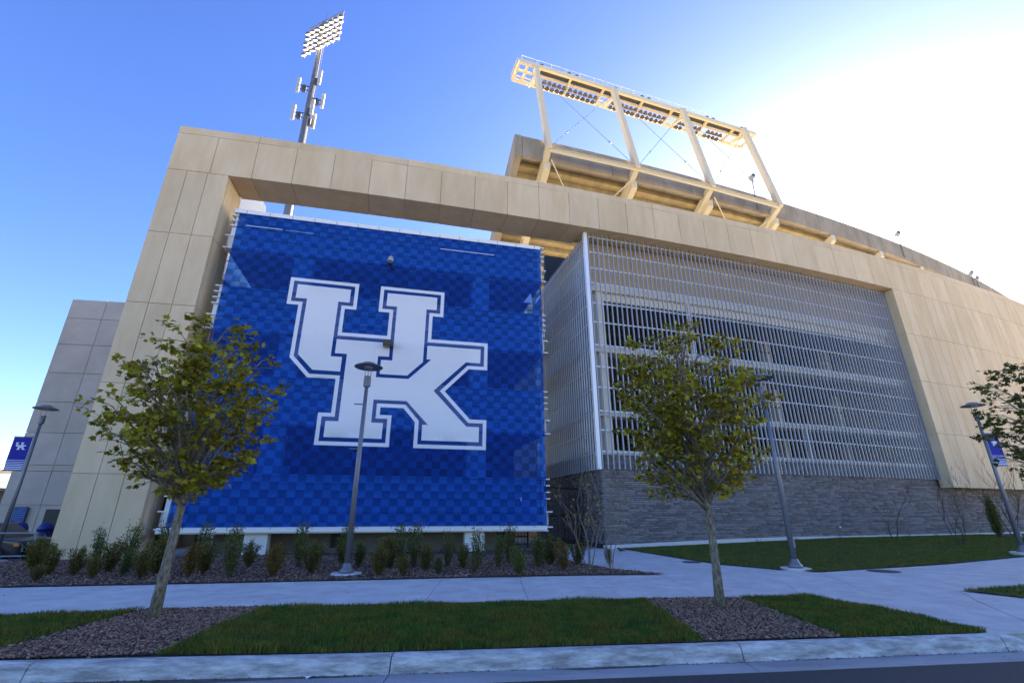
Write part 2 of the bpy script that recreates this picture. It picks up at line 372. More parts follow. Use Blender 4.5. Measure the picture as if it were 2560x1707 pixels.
LAWN = [(4.5, 20.75), (5.63, 15.45), (5.9, 14.5), (6.9, 13.12), (7.45, 12.75), (8.66, 13.12), (12.4, 14.75), (16.94, 17.05), (24, 20.6), (34, 25.5), (45, 31), (44, 35.2), (30, 29.7), (20.8, 26.1), (13, 23.4), (8.1, 21.8)]
for nm, g in (('verge_soil', G1), ('verge_soil', G2), ('verge_soil', G3), ('verge_soil', G4)): sheet(nm, g, .012, M['grassbase'])
sheet('verge_soil_edge', [(-3.7, 8.0), (-2.2, 8.18), (.8, 8.57), (2.17, 8.68), (2.17, 8.82), (.8, 8.73), (-2.2, 8.33), (-3.72, 8.13)], .011, M['dirt'])
b = MB()
for i in range(15):
    s = 19.05 + i * 2.0
    for j in range(6):
        e = LAWN
    pass
# lawn base: triangulated by rows between the walk edge and the wall
LF = [(4.5, 20.7), (5.63, 15.45), (5.9, 14.5), (6.9, 13.12), (7.45, 12.75), (8.66, 13.12), (12.4, 14.75), (16.94, 17.05), (24, 20.6), (34, 25.5), (45, 31)]
lb = MB(); NI = 36
for i in range(NI):
    t = i / (NI - 1); q = t * (len(LF) - 1); k = min(int(q), len(LF) - 2); f = q - k
    fx = LF[k][0] + (LF[k + 1][0] - LF[k][0]) * f; fy = LF[k][1] + (LF[k + 1][1] - LF[k][1]) * f
    w = fp(19.05 + t * 44, .70)
    for j in range(7):
        u = j / 6; x = fx + (w.x - fx) * u; y = fy + (w.y - fy) * u; lb.v.append((x, y, zl(x, y)))
for i in range(NI - 1):
    for j in range(6): lb.f.append((i * 7 + j, i * 7 + 7 + j, i * 7 + 8 + j, i * 7 + 1 + j))
lb.build('lawn_soil', M['grassbase'], fix=True)['kind'] = 'structure'
# lower service drive on the left
b = MB(); b.add([(-14.45, 14.9, -.02), (-22, 13.95, -.02), (-80, 6, -.2), (-80, 9, -.45), (-22, 17, -.40), (-14.45, 17, -.40), (-14.45, 40, -.40), (-80, 40, -.40)], [(0, 1, 4, 5), (1, 2, 3, 4), (5, 4, 7, 6), (4, 3, 7)])
b.build('service_drive', M['asphalt'], fix=True)['kind'] = 'structure'

def inpoly(P, poly):
    x, y = P[:, 0], P[:, 1]; c = np.zeros(len(P), bool); n = len(poly)
    for i in range(n):
        x0, y0 = poly[i]; x1, y1 = poly[(i + 1) % n]
        if y0 == y1: continue
        c ^= ((y0 > y) != (y1 > y)) & (x < (x1 - x0) * (y - y0) / (y1 - y0) + x0)
    return c
def scatter(poly, n, extra=None):
    P = np.array(poly); lo, hi = P.min(0), P.max(0); out = []
    got = 0
    while got < n:
        q = lo + rng.random((n * 2, 2)) * (hi - lo); q = q[inpoly(q, poly)]
        if extra is not None: q = q[extra(q)]
        out.append(q); got += len(q)
    return np.concatenate(out)[:n]
def grass(name, poly, n, hmin, hmax, w, label, zf=None, extra=None):
    P = scatter(poly, n, extra); n = len(P); z = np.full(n, .012) if zf is None else np.array([zf(x, y) for x, y in P])
    # clumps: blade height follows a soft field
    fld = .5 + .5 * np.sin(P[:, 0] * 3.1 + 1.7 * np.sin(P[:, 1] * 2.3)) * np.sin(P[:, 1] * 4.1 + 1.3 * np.sin(P[:, 0] * 1.9))
    hgt = (hmin + (hmax - hmin) * (.25 * rng.random(n) + .75 * fld * rng.random(n) ** .5)); a = rng.random(n) * 2 * np.pi; l = rng.random(n) * .6 * hgt + .01; la = rng.random(n) * 2 * np.pi
    ww = w * (.6 + .8 * rng.random(n))
    dx, dy = np.cos(a) * ww / 2, np.sin(a) * ww / 2
    b0 = np.c_[P[:, 0] - dx, P[:, 1] - dy, z]; b1 = np.c_[P[:, 0] + dx, P[:, 1] + dy, z]
    mx = np.c_[P[:, 0] + np.cos(la) * l * .35, P[:, 1] + np.sin(la) * l * .35, z + hgt * .6]
    m0 = mx - np.c_[dx, dy, 0 * dx] * .75; m1 = mx + np.c_[dx, dy, 0 * dx] * .75
    tp = np.c_[P[:, 0] + np.cos(la) * l, P[:, 1] + np.sin(la) * l, z + hgt]
    V = np.stack([b0, b1, m1, m0, tp], 1).reshape(-1, 3); k = np.arange(n)[:, None] * 5
    F = np.concatenate([k + np.array([[0, 1, 2]]), k + np.array([[0, 2, 3]]), k + np.array([[3, 2, 4]])])
    o = np_mesh(name, V, F, M['grass']); tag(o, label, 'grass', kind='stuff'); return o
def chips(name, poly, n, smin, smax, label, z=.02, extra=None):
    P = scatter(poly, n, extra); n = len(P); s = smin + (smax - smin) * rng.random(n) ** 2
    base = np.array([(-1, -.45, 0), (1, -.45, 0), (.8, .5, 0), (-.9, .4, 0), (-.7, -.2, .5), (.75, -.25, .45), (.1, .35, .55)])
    F0 = np.array([(0, 1, 5), (0, 5, 4), (1, 2, 5), (2, 6, 5), (2, 3, 6), (3, 4, 6), (3, 0, 4), (4, 5, 6)])
    a = rng.random(n) * 2 * np.pi; ca, sa = np.cos(a), np.sin(a); tl = (rng.random(n) - .5) * .9; tw = (rng.random(n) - .5) * .9
    B = base[None] * (1 + .35 * (rng.random((n, 7, 3)) - .5)) * s[:, None, None]
    X = B[:, :, 0] * ca[:, None] - B[:, :, 1] * sa[:, None]; Y = B[:, :, 0] * sa[:, None] + B[:, :, 1] * ca[:, None]
    Z = B[:, :, 2] + B[:, :, 0] * tl[:, None] + B[:, :, 1] * tw[:, None]
    V = np.stack([X + P[:, 0][:, None], Y + P[:, 1][:, None], Z + z + s[:, None] * .35 * rng.random(n)[:, None] * 2], 2).reshape(-1, 3)
    F = (np.arange(n)[:, None, None] * 7 + F0[None]).reshape(-1, 3)
    o = np_mesh(name, V, F, M['mulch']); tag(o, label, 'mulch', kind='stuff'); return o
chips('mulch', MU1, 15000, .007, .020, 'brown bark mulch round the left street tree')
chips('mulch', MU2, 15000, .007, .020, 'brown bark mulch round the right street tree')
chips('mulch', BED, 42000, .010, .028, 'brown bark mulch of the long planting bed under the banner', extra=lambda q: (q[:, 0] > -16) & (q[:, 1] < 17.5))
def grow_(poly, e):
    cx = sum(p[0] for p in poly) / len(poly); cy = sum(p[1] for p in poly) / len(poly)
    return [(x + (x - cx) * e, y + (y - cy) * e) for x, y in poly]
chips('mulch', grow_(MU1, .05), 900, .006, .016, 'stray bark chips spilt round the left tree ring', z=.016)
chips('mulch', [(-15, 9.1), (-9.92, 10.10), (-3.27, 11.14), (1.11, 11.92), (3.7, 12.1), (3.6, 12.24), (1.11, 12.06), (-3.27, 11.28), (-9.92, 10.22), (-15, 9.3)], 900, .006, .014, 'stray bark chips spilt on the walk along the bed', z=.003)
chips('grit', [(-8, 4.84), (-4.99, 5.155), (-1.54, 5.42), (2.32, 5.85), (5.9, 6.3), (5.9, 6.33), (2.32, 5.88), (-1.54, 5.45), (-4.99, 5.19), (-8, 4.88)], 1500, .003, .011, 'grit and leaf debris along the foot of the kerb', z=-.146)
chips('grit', [(-8, 4.6), (-4.99, 4.86), (-1.54, 5.12), (2.32, 5.55), (5.9, 6.0), (5.9, 6.33), (2.32, 5.88), (-1.54, 5.45), (-4.99, 5.19), (-8, 4.88)], 260, .002, .008, 'sparse grit lying in the gutter', z=-.146)
grass('grass', G1, 34000, .02, .11, .007, 'grass verge left of the left street tree', extra=lambda q: q[:, 0] > -9.5)
grass('grass', G2, 90000, .02, .115, .007, 'grass verge between the two street trees')
grass('grass', G3, 30000, .02, .115, .007, 'grass verge tapering to the kerb end on the right')
grass('grass', G4, 20000, .03, .07, .008, 'grass wedge at the right edge between two walks')
grass('grass', LAWN, 130000, .025, .06, .011, 'mown lawn in front of the stone wall', zf=zl, extra=lambda q: (q[:, 0] < 26) & ((FR - np.hypot(q[:, 0] - FC[0], q[:, 1] - FC[1])) < .55))

# ------------------------------------------------------------------ stadium facade: precast panels on a gate frame
Z = [0.0, 2.57, 5.62, 8.70, 11.73, 14.74, 16.63, 17.0]; G = .010
fac = thing('stadium_facade', 'beige precast concrete gate frame and long panelled wall of the stadium', 'building', tuple(fp(0)))
inv = Matrix.Translation(-fp(0))
def part(mb, name, m, parent, **k):
    o = mb.build(name, m, parent, **k); o.matrix_parent_inverse = Matrix.Translation(-Vector(parent.matrix_basis.translation)) if parent.parent is None else Matrix(); return o
def panel(s0, s1, z0, z1, d0=0., t=.12, jig=True, name='panel'):
    mb = MB(); e = random.uniform(-.003, .003) if jig else 0
    fbox(mb, s0 + G, s1 - G, d0 + e, d0 + t, z0 + G, z1 - G)
    return part(mb, name, M['panel'], fac)
S_END = 66.0
for i in range(5):
    for s0, s1 in ((0, .76), (.76, 1.54), (1.54, 2.33)): panel(s0, s1, Z[i], Z[i + 1])
k = 0
while k * 1.6 < S_END: panel(k * 1.6, k * 1.6 + 1.6, Z[5], Z[6]); k += 1
edges = [0, 3.2] + [3.2 + 6.4 * i for i in range(1, 11)]
for s0, s1 in zip(edges, edges[1:]): panel(s0, s1, Z[6], Z[7], name='coping')
for i in range(4):
    z0 = 2.68 if i == 0 else Z[i + 1]; s = 40.0
    while s < S_END - (i < 2) * 8: panel(s, s + .8, z0, Z[i + 2]); s += .8
# jamb panels of the left pier (face looking right), soffit panels, right jamb
for i in range(5):
    for d0, d1 in ((.14, .80), (.80, 1.60)):
        mb = MB(); mb.hexa([fp(2.21, d0 + G, Z[i] + G), fp(2.33, d0 + G, Z[i] + G), fp(2.33, d1 - G, Z[i] + G), fp(2.21, d1 - G, Z[i] + G),
                            fp(2.21, d0 + G, Z[i + 1] - G), fp(2.33, d0 + G, Z[i + 1] - G), fp(2.33, d1 - G, Z[i + 1] - G), fp(2.21, d1 - G, Z[i + 1] - G)])
        part(mb, 'jamb_panel', M['panel'], fac)
        mb = MB(); fbox(mb, 0.003, .12, d0 + G, d1 - G, Z[i] + G, Z[i + 1] - G); part(mb, 'return_panel', M['panel'], fac)
s = 2.35
for s1 in [3.2, 4.8, 8.0, 9.6, 11.2, 12.8, 14.4, 16.0, 17.6, 18.4]:
    mb = MB(); fbox(mb, s + G, s1 - G, .003, 1.6, 14.74, 14.745 + .1); part(mb, 'soffit_panel', M['panel'], fac); s = s1
s = 18.4
while s < 40: mb = MB(); fbox(mb, s + G, min(s + 3.2, 40) - G, .125, 1.2, 14.75, 14.85); part(mb, 'soffit_panel', M['panel'], fac); s += 3.2
for i in range(4):
    z0 = 2.68 if i == 0 else Z[i + 1]
    mb = MB(); fbox(mb, 40.002, 40.11, .125, .62, z0 + G, Z[i + 2] - G); part(mb, 'jamb_panel', M['panel'], fac)
mb = MB(); fbox(mb, .03, 2.30, .03, 1.56, 0, 16.4); part(mb, 'core', M['core'], fac)
mb = MB(); fstrip(mb, .035, S_END, .032, 1.5, 14.775, 16.97); part(mb, 'core', M['core'], fac)
mb = MB(); fstrip(mb, 40.03, S_END, .031, .60, 2.71, 14.85); part(mb, 'core', M['core'], fac)

# ------------------------------------------------------------------ building behind the fins, stone base
con = thing('concourse_building', 'concourse block with grey ledge stone base behind the aluminium fins', 'building', tuple(fp(18.85, .75)))
for z0, z1 in ((11.80, 12.17), (8.58, 8.90), (5.50, 5.76), (3.76, 3.98)):
    mb = MB(); fstrip(mb, 18.95, 39.9, .95, 1.6, z0, z1); part(mb, 'slab_edge', M['slab'], con)
    mb = MB(); fstrip(mb, 18.97, 39.9, 1.61, 7.5, z0 + .02, z1 - .02); part(mb, 'floor_slab', M['basewall'], con)  # darker than the slab edge: interior shade put into the colour
mb = MB(); fstrip(mb, 19.7, 39.9, 1.15, 1.5, 11.38, 11.8); part(mb, 'edge_beam', M['slab'], con)
mb = MB(); fstrip(mb, 19.0, 39.9, 1.35, 1.6, 12.17, 14.8); part(mb, 'upper_wall', M['upwall'], con)
for s, d in ((19.25, 1.05), (26.5, 4.2), (33.0, 4.2), (38.4, 4.2)):
    for z0, z1 in ((3.98, 5.5), (5.76, 8.58), (8.9, 11.8)):
        mb = MB(); fbox(mb, s, s + .42, d, d + .5, z0, z1); part(mb, 'column', M['slab'], con)
for s, z0, z1 in ((24.6, 8.9, 11.8), (31.0, 3.98, 5.5)):
    mb = MB(); fbox(mb, s, s + .12, .96, 1.1, z0, z1); part(mb, 'downpipe', M['white'], con)
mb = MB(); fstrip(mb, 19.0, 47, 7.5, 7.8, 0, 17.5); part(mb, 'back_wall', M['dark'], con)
mb = MB(); fstrip(mb, 18.95, 46, 1.62, 7.5, 14.86, 15.1); part(mb, 'sun_block_roof', M['bowl'], con)  # unseen roof added to stop sun leaking in behind the fins
mb = MB(); fbox(mb, 40.0, 40.5, .635, 7.5, 3.78, 14.74); part(mb, 'side_wall', M['upwall'], con)  # added to close the right end against leaking sun
mb = MB(); fbox(mb, 19.0, 19.25, 1.6, 7.5, 12.17, 14.8); part(mb, 'side_wall', M['upwall'], con)
for i, z0 in enumerate((5.9, 9.05)):       # stair flights seen in the shade
    for j in range(9):
        mb = MB(); fbox(mb, 20.6 + j * .62, 21.3 + j * .62, 3.2, 4.6, z0 + j * .24, z0 + j * .24 + .10); part(mb, 'stair_tread', M['upwall'], con)
for z in (6.65, 9.75):
    mb = MB(); fstrip(mb, 19.7, 39.8, 1.5, 1.56, z, z + .06); part(mb, 'guard_rail', M['black'], con)
# stone base
ST0, ST1, SD = 18.85, 62.0, .75
mb = MB(); fstrip(mb, ST0 + .06, ST1, SD + .06, SD + .5, 0., 3.76); part(mb, 'wall_core', M['mortar'], con)
mb = MB(); fbox(mb, ST0 + .06, ST0 + .5, SD + .06, 9.3, 0., 3.76); part(mb, 'wall_core', M['mortar'], con)
V = []; F = []; quadF = np.array([(4, 5, 6, 7), (0, 1, 5, 4), (1, 2, 6, 5), (2, 3, 7, 6), (3, 0, 4, 7)])
def stone(P0, P1, nrm, z0, z1, pr):      # P0,P1: ends on the wall line
    j = .0035; t = (P1 - P0).normalized() * j; a = P0 + t; c = P1 - t
    q0, q1 = a + nrm * pr, c + nrm * pr; k = len(V); h0, h1 = z0 + j, z1 - j
    e = .006
    te = t.normalized() * e
    V.extend([(a.x, a.y, h0), (c.x, c.y, h0), (c.x, c.y, h1), (a.x, a.y, h1), (q0.x + te.x, q0.y + te.y, h0 + e), (q1.x - te.x, q1.y - te.y, h0 + e), (q1.x - te.x, q1.y - te.y, h1 - e), (q0.x + te.x, q0.y + te.y, h1 - e)])
    F.extend([tuple(k + i for i in f) for f in quadF])
rs = random.Random(4)
z = .16
while z < 3.74:
    hh = rs.choice((.062, .075, .09, .1)); hh = min(hh, 3.745 - z)
    if hh < .03: break
    s = ST0
    while s < ST1:
        L_ = rs.uniform(.18, .62) * (1 + (s > 34) * .8); s1 = min(s + L_, ST1); m_ = fp((s + s1) / 2); nr = Vector((m_.x - FC[0], m_.y - FC[1], 0)).normalized()
        stone(fp(s, SD + .06), fp(s1, SD + .06), nr, z, z + hh, .05 + rs.uniform(-.012, .022)); s = s1
    d = SD + .0
    tg = -Vector((math.cos(fang(ST0)), math.sin(fang(ST0)), 0))
    while d < 9.2:
        d1 = d + rs.uniform(.2, .6); stone(fp(ST0 + .06, d1), fp(ST0 + .06, d), tg, z, z + hh, .05 + rs.uniform(-.012, .02)); d = d1
    z += hh
o = np_mesh('stone_courses', V, F, M['stone']); o.parent = con; o.matrix_parent_inverse = Matrix.Translation(-fp(18.85, .75)); o['kind'] = 'stuff'
for i in range(14):
    s0 = ST0 - .02 + i * 3.05; s1 = s0 + 3.04; h0, h1 = (.14 + min(.19, max(0, (q - 19) * .027)) for q in (s0, s1)); a, c = SD - .08, SD + .3
    mb = MB(); mb.hexa([fp(s0, a, -.1), fp(s1, a, -.1), fp(s1, c, -.1), fp(s0, c, -.1), fp(s0, a, h0), fp(s1, a, h1), fp(s1, c, h1), fp(s0, c, h0)]); part(mb, 'footing', M['footing'], con)
mb = MB(); p = fp(31.5, SD - .06, .75); mb.tube([p, p + Vector((.02, -.05, 0)), p + Vector((.03, -.07, -.05))], .03, 8); part(mb, 'hose_tap', M['white'], con)

# ------------------------------------------------------------------ fin screen
scr = thing('fin_screen', 'screen of tall vertical aluminium fins wrapping the concourse corner', 'screen', tuple(fp(18.6, .5)))
FZ0, FZ1 = 3.12, 14.735
mb = MB(); mb.box((-.016, -.044, 0), (.016, .044, FZ1 - FZ0 - .02)); fm = mb.mesh('fin', M['fin'])
fm2 = MB().box((-.016, -.036, 0), (.016, .036, FZ1 - FZ0 - .02)).mesh('fin', M['fin'])
def fin(s, d, rz, fm=fm):
    o = link('fin', fm, scr); o.location = fp(s, d, FZ0) - fp(18.6, .5); o.rotation_euler = (0, 0, rz); return o
s = 18.76
while s < 39.97: fin(s, .50, fang(s)); s += .265
d = .72
while d < 9.2: fin(18.60, d, fang(18.6) + math.pi / 2, fm2); d += .265
mb = MB(); fbox(mb, 18.50, 18.68, .42, .60, FZ0 - .02, FZ1); part(mb, 'corner_post', M['rail'], scr)
for z in (14.62, 13.73, 12.83, 12.0, 10.91, 9.92, 8.76, 7.70, 6.72, 5.64, 4.79, 3.86):
    w = .028
    mb = MB(); fstrip(mb, 18.7, 39.85, .57, .62, z - w, z + w); part(mb, 'rail', M['rail'], scr)
    mb = MB(); fbox(mb, 18.69, 18.74, .62, 9.2, z - w, z + w); part(mb, 'rail', M['rail'], scr)
for s in (18.95, 23.4, 27.9, 32.3, 36.6):
    mb = MB(); fbox(mb, s, s + .05, .62, .95, 12.0, 12.06); fbox(mb, s, s + .05, .62, .95, 8.7, 8.76); fbox(mb, s, s + .05, .62, .95, 5.6, 5.66); part(mb, 'bracket', M['rail'], scr)

# ------------------------------------------------------------------ ramp tower behind the banner
BL = Vector((-11.45, 16.6, 0)); BX = Vector((.97449, .22442, 0)); BN = Vector((-.22442, .97449, 0)); BRZ = math.atan2(.22442, .97449); BWID = 13.145
tow = thing('ramp_tower', 'white louvred ramp tower standing behind the blue banner', 'tower', tuple(BL), BRZ)
def tb(name, a, b_, m, bevel=0): mb = MB(); mb.box(a, b_); return mb.build(name, m, tow, bevel=bevel)
TD = 6.0
for top in (13.40, 9.86, 6.28, 2.66):
    for dz in (0, -.25, -.5, -.75, -1.24, -1.8):
        x = .30 if dz > -1 else .38
        tb('ledge_plate', (-x, .10, top + dz - .03), (BWID + x - .1, .55, top + dz + .015), M['white'])
    zt = top
    for z0, z1 in ((-.22, -.03), (-.72, -.53), (-.25, -.22)): pass
    for q in range(3):
        for xa in (-.16, BWID - .14):
            tb('louvre_panel', (xa, .2, zt - .25 * (q + 1) + .02), (xa + (.18 if q != 1 else .1), .5, zt - .25 * q - .03), M['white'])
    tb('guard_panel', (.02, .22, zt - .74), (BWID - .18, .27, zt - .04), M['white'])
    tb('fascia', (.02, .22, zt - 1.76), (BWID - .18, .30, zt - .78), M['white'])
    for xa in (-.22, BWID - .14):
        for r_ in range(7): tb('rib', (xa - .05, .14, zt - 1.70 + r_ * .062), (xa + .25, .5, zt - 1.67 + r_ * .062), M['white'])
        tb('fascia_end', (xa, .18, zt - 1.74), (xa + .2, .5, zt - .80), M['white'])
    tb('floor_slab', (.0, .31, zt - 1.80), (BWID - .15, TD, zt - 1.5), M['bowl'])
    tb('slab_edge', (-.30, .31, zt - 1.79), (-.02, TD, zt - 1.5), M['bowl']); tb('slab_edge', (BWID - .12, .31, zt - 1.79), (BWID + .16, TD, zt - 1.5), M['bowl'])
    tb('side_guard', (-.10, .56, zt - 1.48), (-.03, TD, zt - .1), M['white']); tb('side_guard', (BWID - .1, .56, zt - 1.48), (BWID - .03, TD, zt - .1), M['white'])
    tb('back_guard', (0, TD - .1, zt - 1.48), (BWID - .15, TD, zt - .02), M['bowl'])
for x in (2.35, 10.0):
    tb('column', (x, .34, -.1), (x + .75, .85, 13.36), M['white']); tb('column', (x, TD - .9, -.1), (x + .7, TD - .3, 13.36), M['bowl'])
for z in (11.0, 10.35, 7.4, 6.9): 
    for x in (-.14, BWID - .06): tb('cable_bracket', (x, .2, z), (x + .12, .24, z + .02), M['black'])
tb('top_rail', (-.22, .03, 13.235), (BWID - .0, .085, 13.42), M['white'])
for i in range(15): tb('rail_joint', (.25 + i * .9, .022, 13.24), (.262 + i * .9, .034, 13.40), M['darkgrey'])
tb('bottom_rail', (-.28, .03, .74), (BWID + .02, .10, .905), M['white']); tb('bottom_lip', (-.3, .12, .70), (BWID + .1, .5, .735), M['white'])
for i in range(10): tb('rail_clip', (.5 + i * 1.35, .02, .84), (.515 + i * 1.35, .034, .95), M['black'])
tb('perforated_panel', (BWID - .14, .2, 2.74), (BWID + .06, .24, 4.4), M['white'])
tb('base_wall', (.9, 1.9, -.1), (BWID - 1.6, 2.2, .70), M['basewall'])
tb('base_vent', (5.0, 1.87, .12), (5.75, 1.91, .62), M['black'])
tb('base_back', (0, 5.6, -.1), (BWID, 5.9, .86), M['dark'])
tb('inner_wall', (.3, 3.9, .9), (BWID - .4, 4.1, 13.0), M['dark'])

# ------------------------------------------------------------------ banner with the interlocking letters
ban = thing('banner', 'huge blue checked banner with white interlocking U and K letters', 'banner', tuple(BL), BRZ)
OUT = [(2.43, 10.46), (5.12, 10.46), (5.12, 9.27), (4.67, 9.27), (4.67, 8.23), (6.46, 8.23), (6.46, 9.27), (6.01, 9.27), (6.01, 10.46), (8.71, 10.46), (8.71, 9.28), (8.26, 9.28), (8.26, 8.23), (10.67, 8.23), (10.67, 7.03), (9.89, 7.03), (8.93, 6.02), (10.0, 4.92), (10.68, 4.92), (10.68, 3.72), (7.83, 3.72), (7.83, 4.72), (7.35, 5.25), (6.47, 5.25), (6.47, 4.95), (6.92, 4.95), (6.92, 3.73), (4.22, 3.73), (4.22, 4.94), (4.68, 4.94), (4.68, 6.28), (3.63, 6.28), (2.88, 7.05), (2.88, 9.27), (2.43, 9.27)]
UL = [(2.73, 10.17), (4.82, 10.17), (4.82, 9.57), (4.38, 9.57), (4.38, 7.19), (4.81, 7.19), (4.81, 6.59), (3.78, 6.59), (3.17, 7.19), (3.17, 9.57), (2.73, 9.57)]
UR = [(6.31, 10.17), (8.41, 10.17), (8.41, 9.58), (7.98, 9.58), (7.98, 7.20), (7.39, 6.59), (6.31, 6.59), (6.31, 7.18), (6.75, 7.18), (6.75, 9.57), (6.31, 9.57)]
KK = [(4.52, 7.93), (6.61, 7.93), (6.61, 7.33), (6.18, 7.33), (6.18, 6.45), (7.45, 6.45), (8.31, 7.33), (8.12, 7.33), (8.12, 7.93), (10.37, 7.93), (10.37, 7.32), (9.76, 7.32), (8.48, 6.02), (9.87, 4.62), (10.38, 4.62), (10.38, 4.02), (8.12, 4.02), (8.12, 4.63), (8.34, 4.63), (7.45, 5.54), (6.18, 5.54), (6.18, 4.64), (6.62, 4.64), (6.62, 4.03), (4.52, 4.03), (4.52, 4.63), (4.98, 4.63), (4.98, 7.33), (4.52, 7.33)]
def inset(poly, d):
    n = len(poly); out = []; ar = sum(poly[i][0] * poly[(i + 1) % n][1] - poly[(i + 1) % n][0] * poly[i][1] for i in range(n)); sg = 1 if ar > 0 else -1
    for i in range(n):
        p0, p1, p2 = Vector(poly[i - 1]), Vector(poly[i]), Vector(poly[(i + 1) % n])
        a = (p1 - p0).normalized(); c = (p2 - p1).normalized(); na = Vector((-a.y, a.x)) * sg; nc = Vector((-c.y, c.x)) * sg
        m = (na + nc); m = m / max(m.dot(m), .05) * 2 * d; out.append((p1.x + m.x, p1.y + m.y))
    return out
INS = inset(OUT, .145)
ZB0, ZB1 = .915, 13.215
def wr(x, z):                   # gentle billow of the cloth
    e = min(1, (x) * 1.2, (BWID - x) * 1.2, (z - ZB0) * 1.4, (ZB1 - z) * 1.4); e = max(0, e)
    v = .010 * math.sin(x * 1.7 + z * .6) + .008 * math.sin(z * 3.1 - x * .8) + .006 * math.sin(x * 4.3 + z * 3.7)
    lo = math.exp(-((z - ZB0) / 1.6) ** 2); v += lo * (.010 * math.sin((x * 1.3 + z * 2.2) * 4.0) + .006 * math.sin((x - z * 1.2) * 9))
    return v * e
def logo_faces(W_, H0, H1, polys, grid):
    pts = [(0, H0), (W_, H0), (W_, H1), (0, H1)]; ed = [(0, 1), (1, 2), (2, 3), (3, 0)]
    for P in polys:
        k = len(pts); pts += P; ed += [(k + i, k + (i + 1) % len(P)) for i in range(len(P))]
    if grid:
        nx, nz = int(W_ / grid), int((H1 - H0) / grid)
        for i in range(1, nx):
            for j in range(1, nz): pts.append((W_ * i / nx + .003 * (j % 2), H0 + (H1 - H0) * j / nz + .002 * (i % 3)))
    r_ = mgeo.delaunay_2d_cdt([Vector(p) for p in pts], ed, [], 0, 1e-5)
    vs, fs = r_[0], r_[2]; cen = np.array([np.mean([(vs[i].x, vs[i].y) for i in f], 0) for f in fs])
    return vs, fs, [inpoly(cen, P) for P in polys]
vs, fs, ins = logo_faces(BWID, ZB0, ZB1, [OUT, INS, UL, UR, KK], .22)
O_, I_, U1, U2, K_ = ins
def sub(name, sel, m, parent, tf):
    mb = MB(); idx = {}
    for f, s_ in zip(fs, sel):
        if not s_: continue
        g = []
        for i in f:
            if i not in idx: idx[i] = len(mb.v); mb.v.append(tf(vs[i].x, vs[i].y))
            g.append(idx[i])
        mb.f.append(tuple(g))
    return mb.build(name, m, parent, smooth=True, fix=False)
tfb = lambda x, z: (x, wr(x, z), z)
sub('fabric', ~O_, M['fab'], ban, tfb); sub('logo_outline', O_ & ~I_, M['fabw'], ban, tfb)
sub('logo_inline', I_ & ~(U1 | U2 | K_), M['fabb'], ban, tfb); sub('letter', U1 | U2, M['fabw'], ban, tfb); sub('letter', K_, M['fabw'], ban, tfb)
for (x0, x1, z) in ((.35, 1.75, 12.62), (1.9, 3.0, 12.615), (8.4, 10.9, 12.60)):
    mb = MB(); mb.box((x0, -.022, z), (x1, -.014, z + (.022 if x0 in (.35, 8.4) else .008))); mb.build('seam_slit', M['white'], ban)
for a in ([(12.28, 10.35), (12.72, 10.35), (12.63, 10.85)], [(12.85, 10.35), (12.86, 10.55), (13.08, 10.82), (13.09, 10.68)]):
    mb = MB(); mb.add([(x, -.02, z) for x, z in a] , [tuple(range(len(a)))]); mb.build('loose_flap', M['flap'], ban)
mb = MB(); mb.add([(12.1, -.02, 1.80), (12.115, -.02, 1.79), (12.125, -.025, 1.93), (12.095, -.02, 1.94)], [(0, 1, 2, 3)]); mb.build('loose_flap', M['fabw'], ban)
# dome camera and box lamp fixed through the cloth
def onban(x, y, z): return BL + BX * x + BN * y + Vector((0, 0, z))
dc = thing('dome_camera', 'white dome security camera on a black arm in front of the banner', 'camera', tuple(onban(6.31, -.32, 11.45)), BRZ)
MB().lathe([(.03, .33), (.075, .30), (.11, .22), (.125, .12), (.125, .06)], n=20).build('housing', M['antenna'], dc, smooth=True)
MB().lathe([(.124, .06), (.118, -.01), (.09, -.07), (.04, -.10), (.005, -.105)], n=20).build('dome', M['carglass'], dc, smooth=True)
MB().bar((0, 0, .28), (0, .34, .05), .05).bar((.02, .1, -.02), (.1, .33, -.16), .035).build('arm', M['black'], dc)
fb = thing('box_floodlight', 'brown box floodlight fixed to the middle of the white letters', 'floodlight', tuple(onban(6.52, -.02, 7.8)), BRZ)
MB().box((-.18, -.42, -.10), (.18, -.06, .12)).build('housing', M['brown'], fb, bevel=.015)
MB().box((-.16, -.36, -.112), (.16, -.10, -.101)).build('lens', M['carglass'], fb); MB().bar((0, -.08, 0), (0, .2, 0), .06).build('arm', M['black'], fb)

# ------------------------------------------------------------------ upper seating bowl
bowl = thing('upper_bowl', 'weathered concrete upper seating deck curving behind the beige wall', 'stand', tuple(bp_(-74)))
AL, AR_ = -74.02, -55.0; NA = 40
def bsweep(name, prof, m, a0=AL, a1=AR_, n=NA):
    mb = MB(); k = len(prof)
    for i in range(n + 1):
        a = a0 + (a1 - a0) * i / n; mb.v += [tuple(bp_(a, kk, z)) for kk, z in prof]
    for i in range(n):
        for j in range(k): mb.f.append((i * k + j, i * k + k + j, i * k + k + (j + 1) % k, i * k + (j + 1) % k))
    mb.f.append(tuple(range(k))[::-1]); mb.f.append(tuple(n * k + j for j in range(k)))
    return part(mb, name, m, bowl, fix=True)
for i in range(12):                     # parapet cast in lengths
    a0 = AL + (AR_ - AL) * i / 12; a1 = AL + (AR_ - AL) * (i + 1) / 12
    bsweep('parapet', [(0, 28.0), (0, 30.0), (.32, 30.0), (.32, 28.0)], M['bowl'], a0 + .004, a1 - .004, 4)
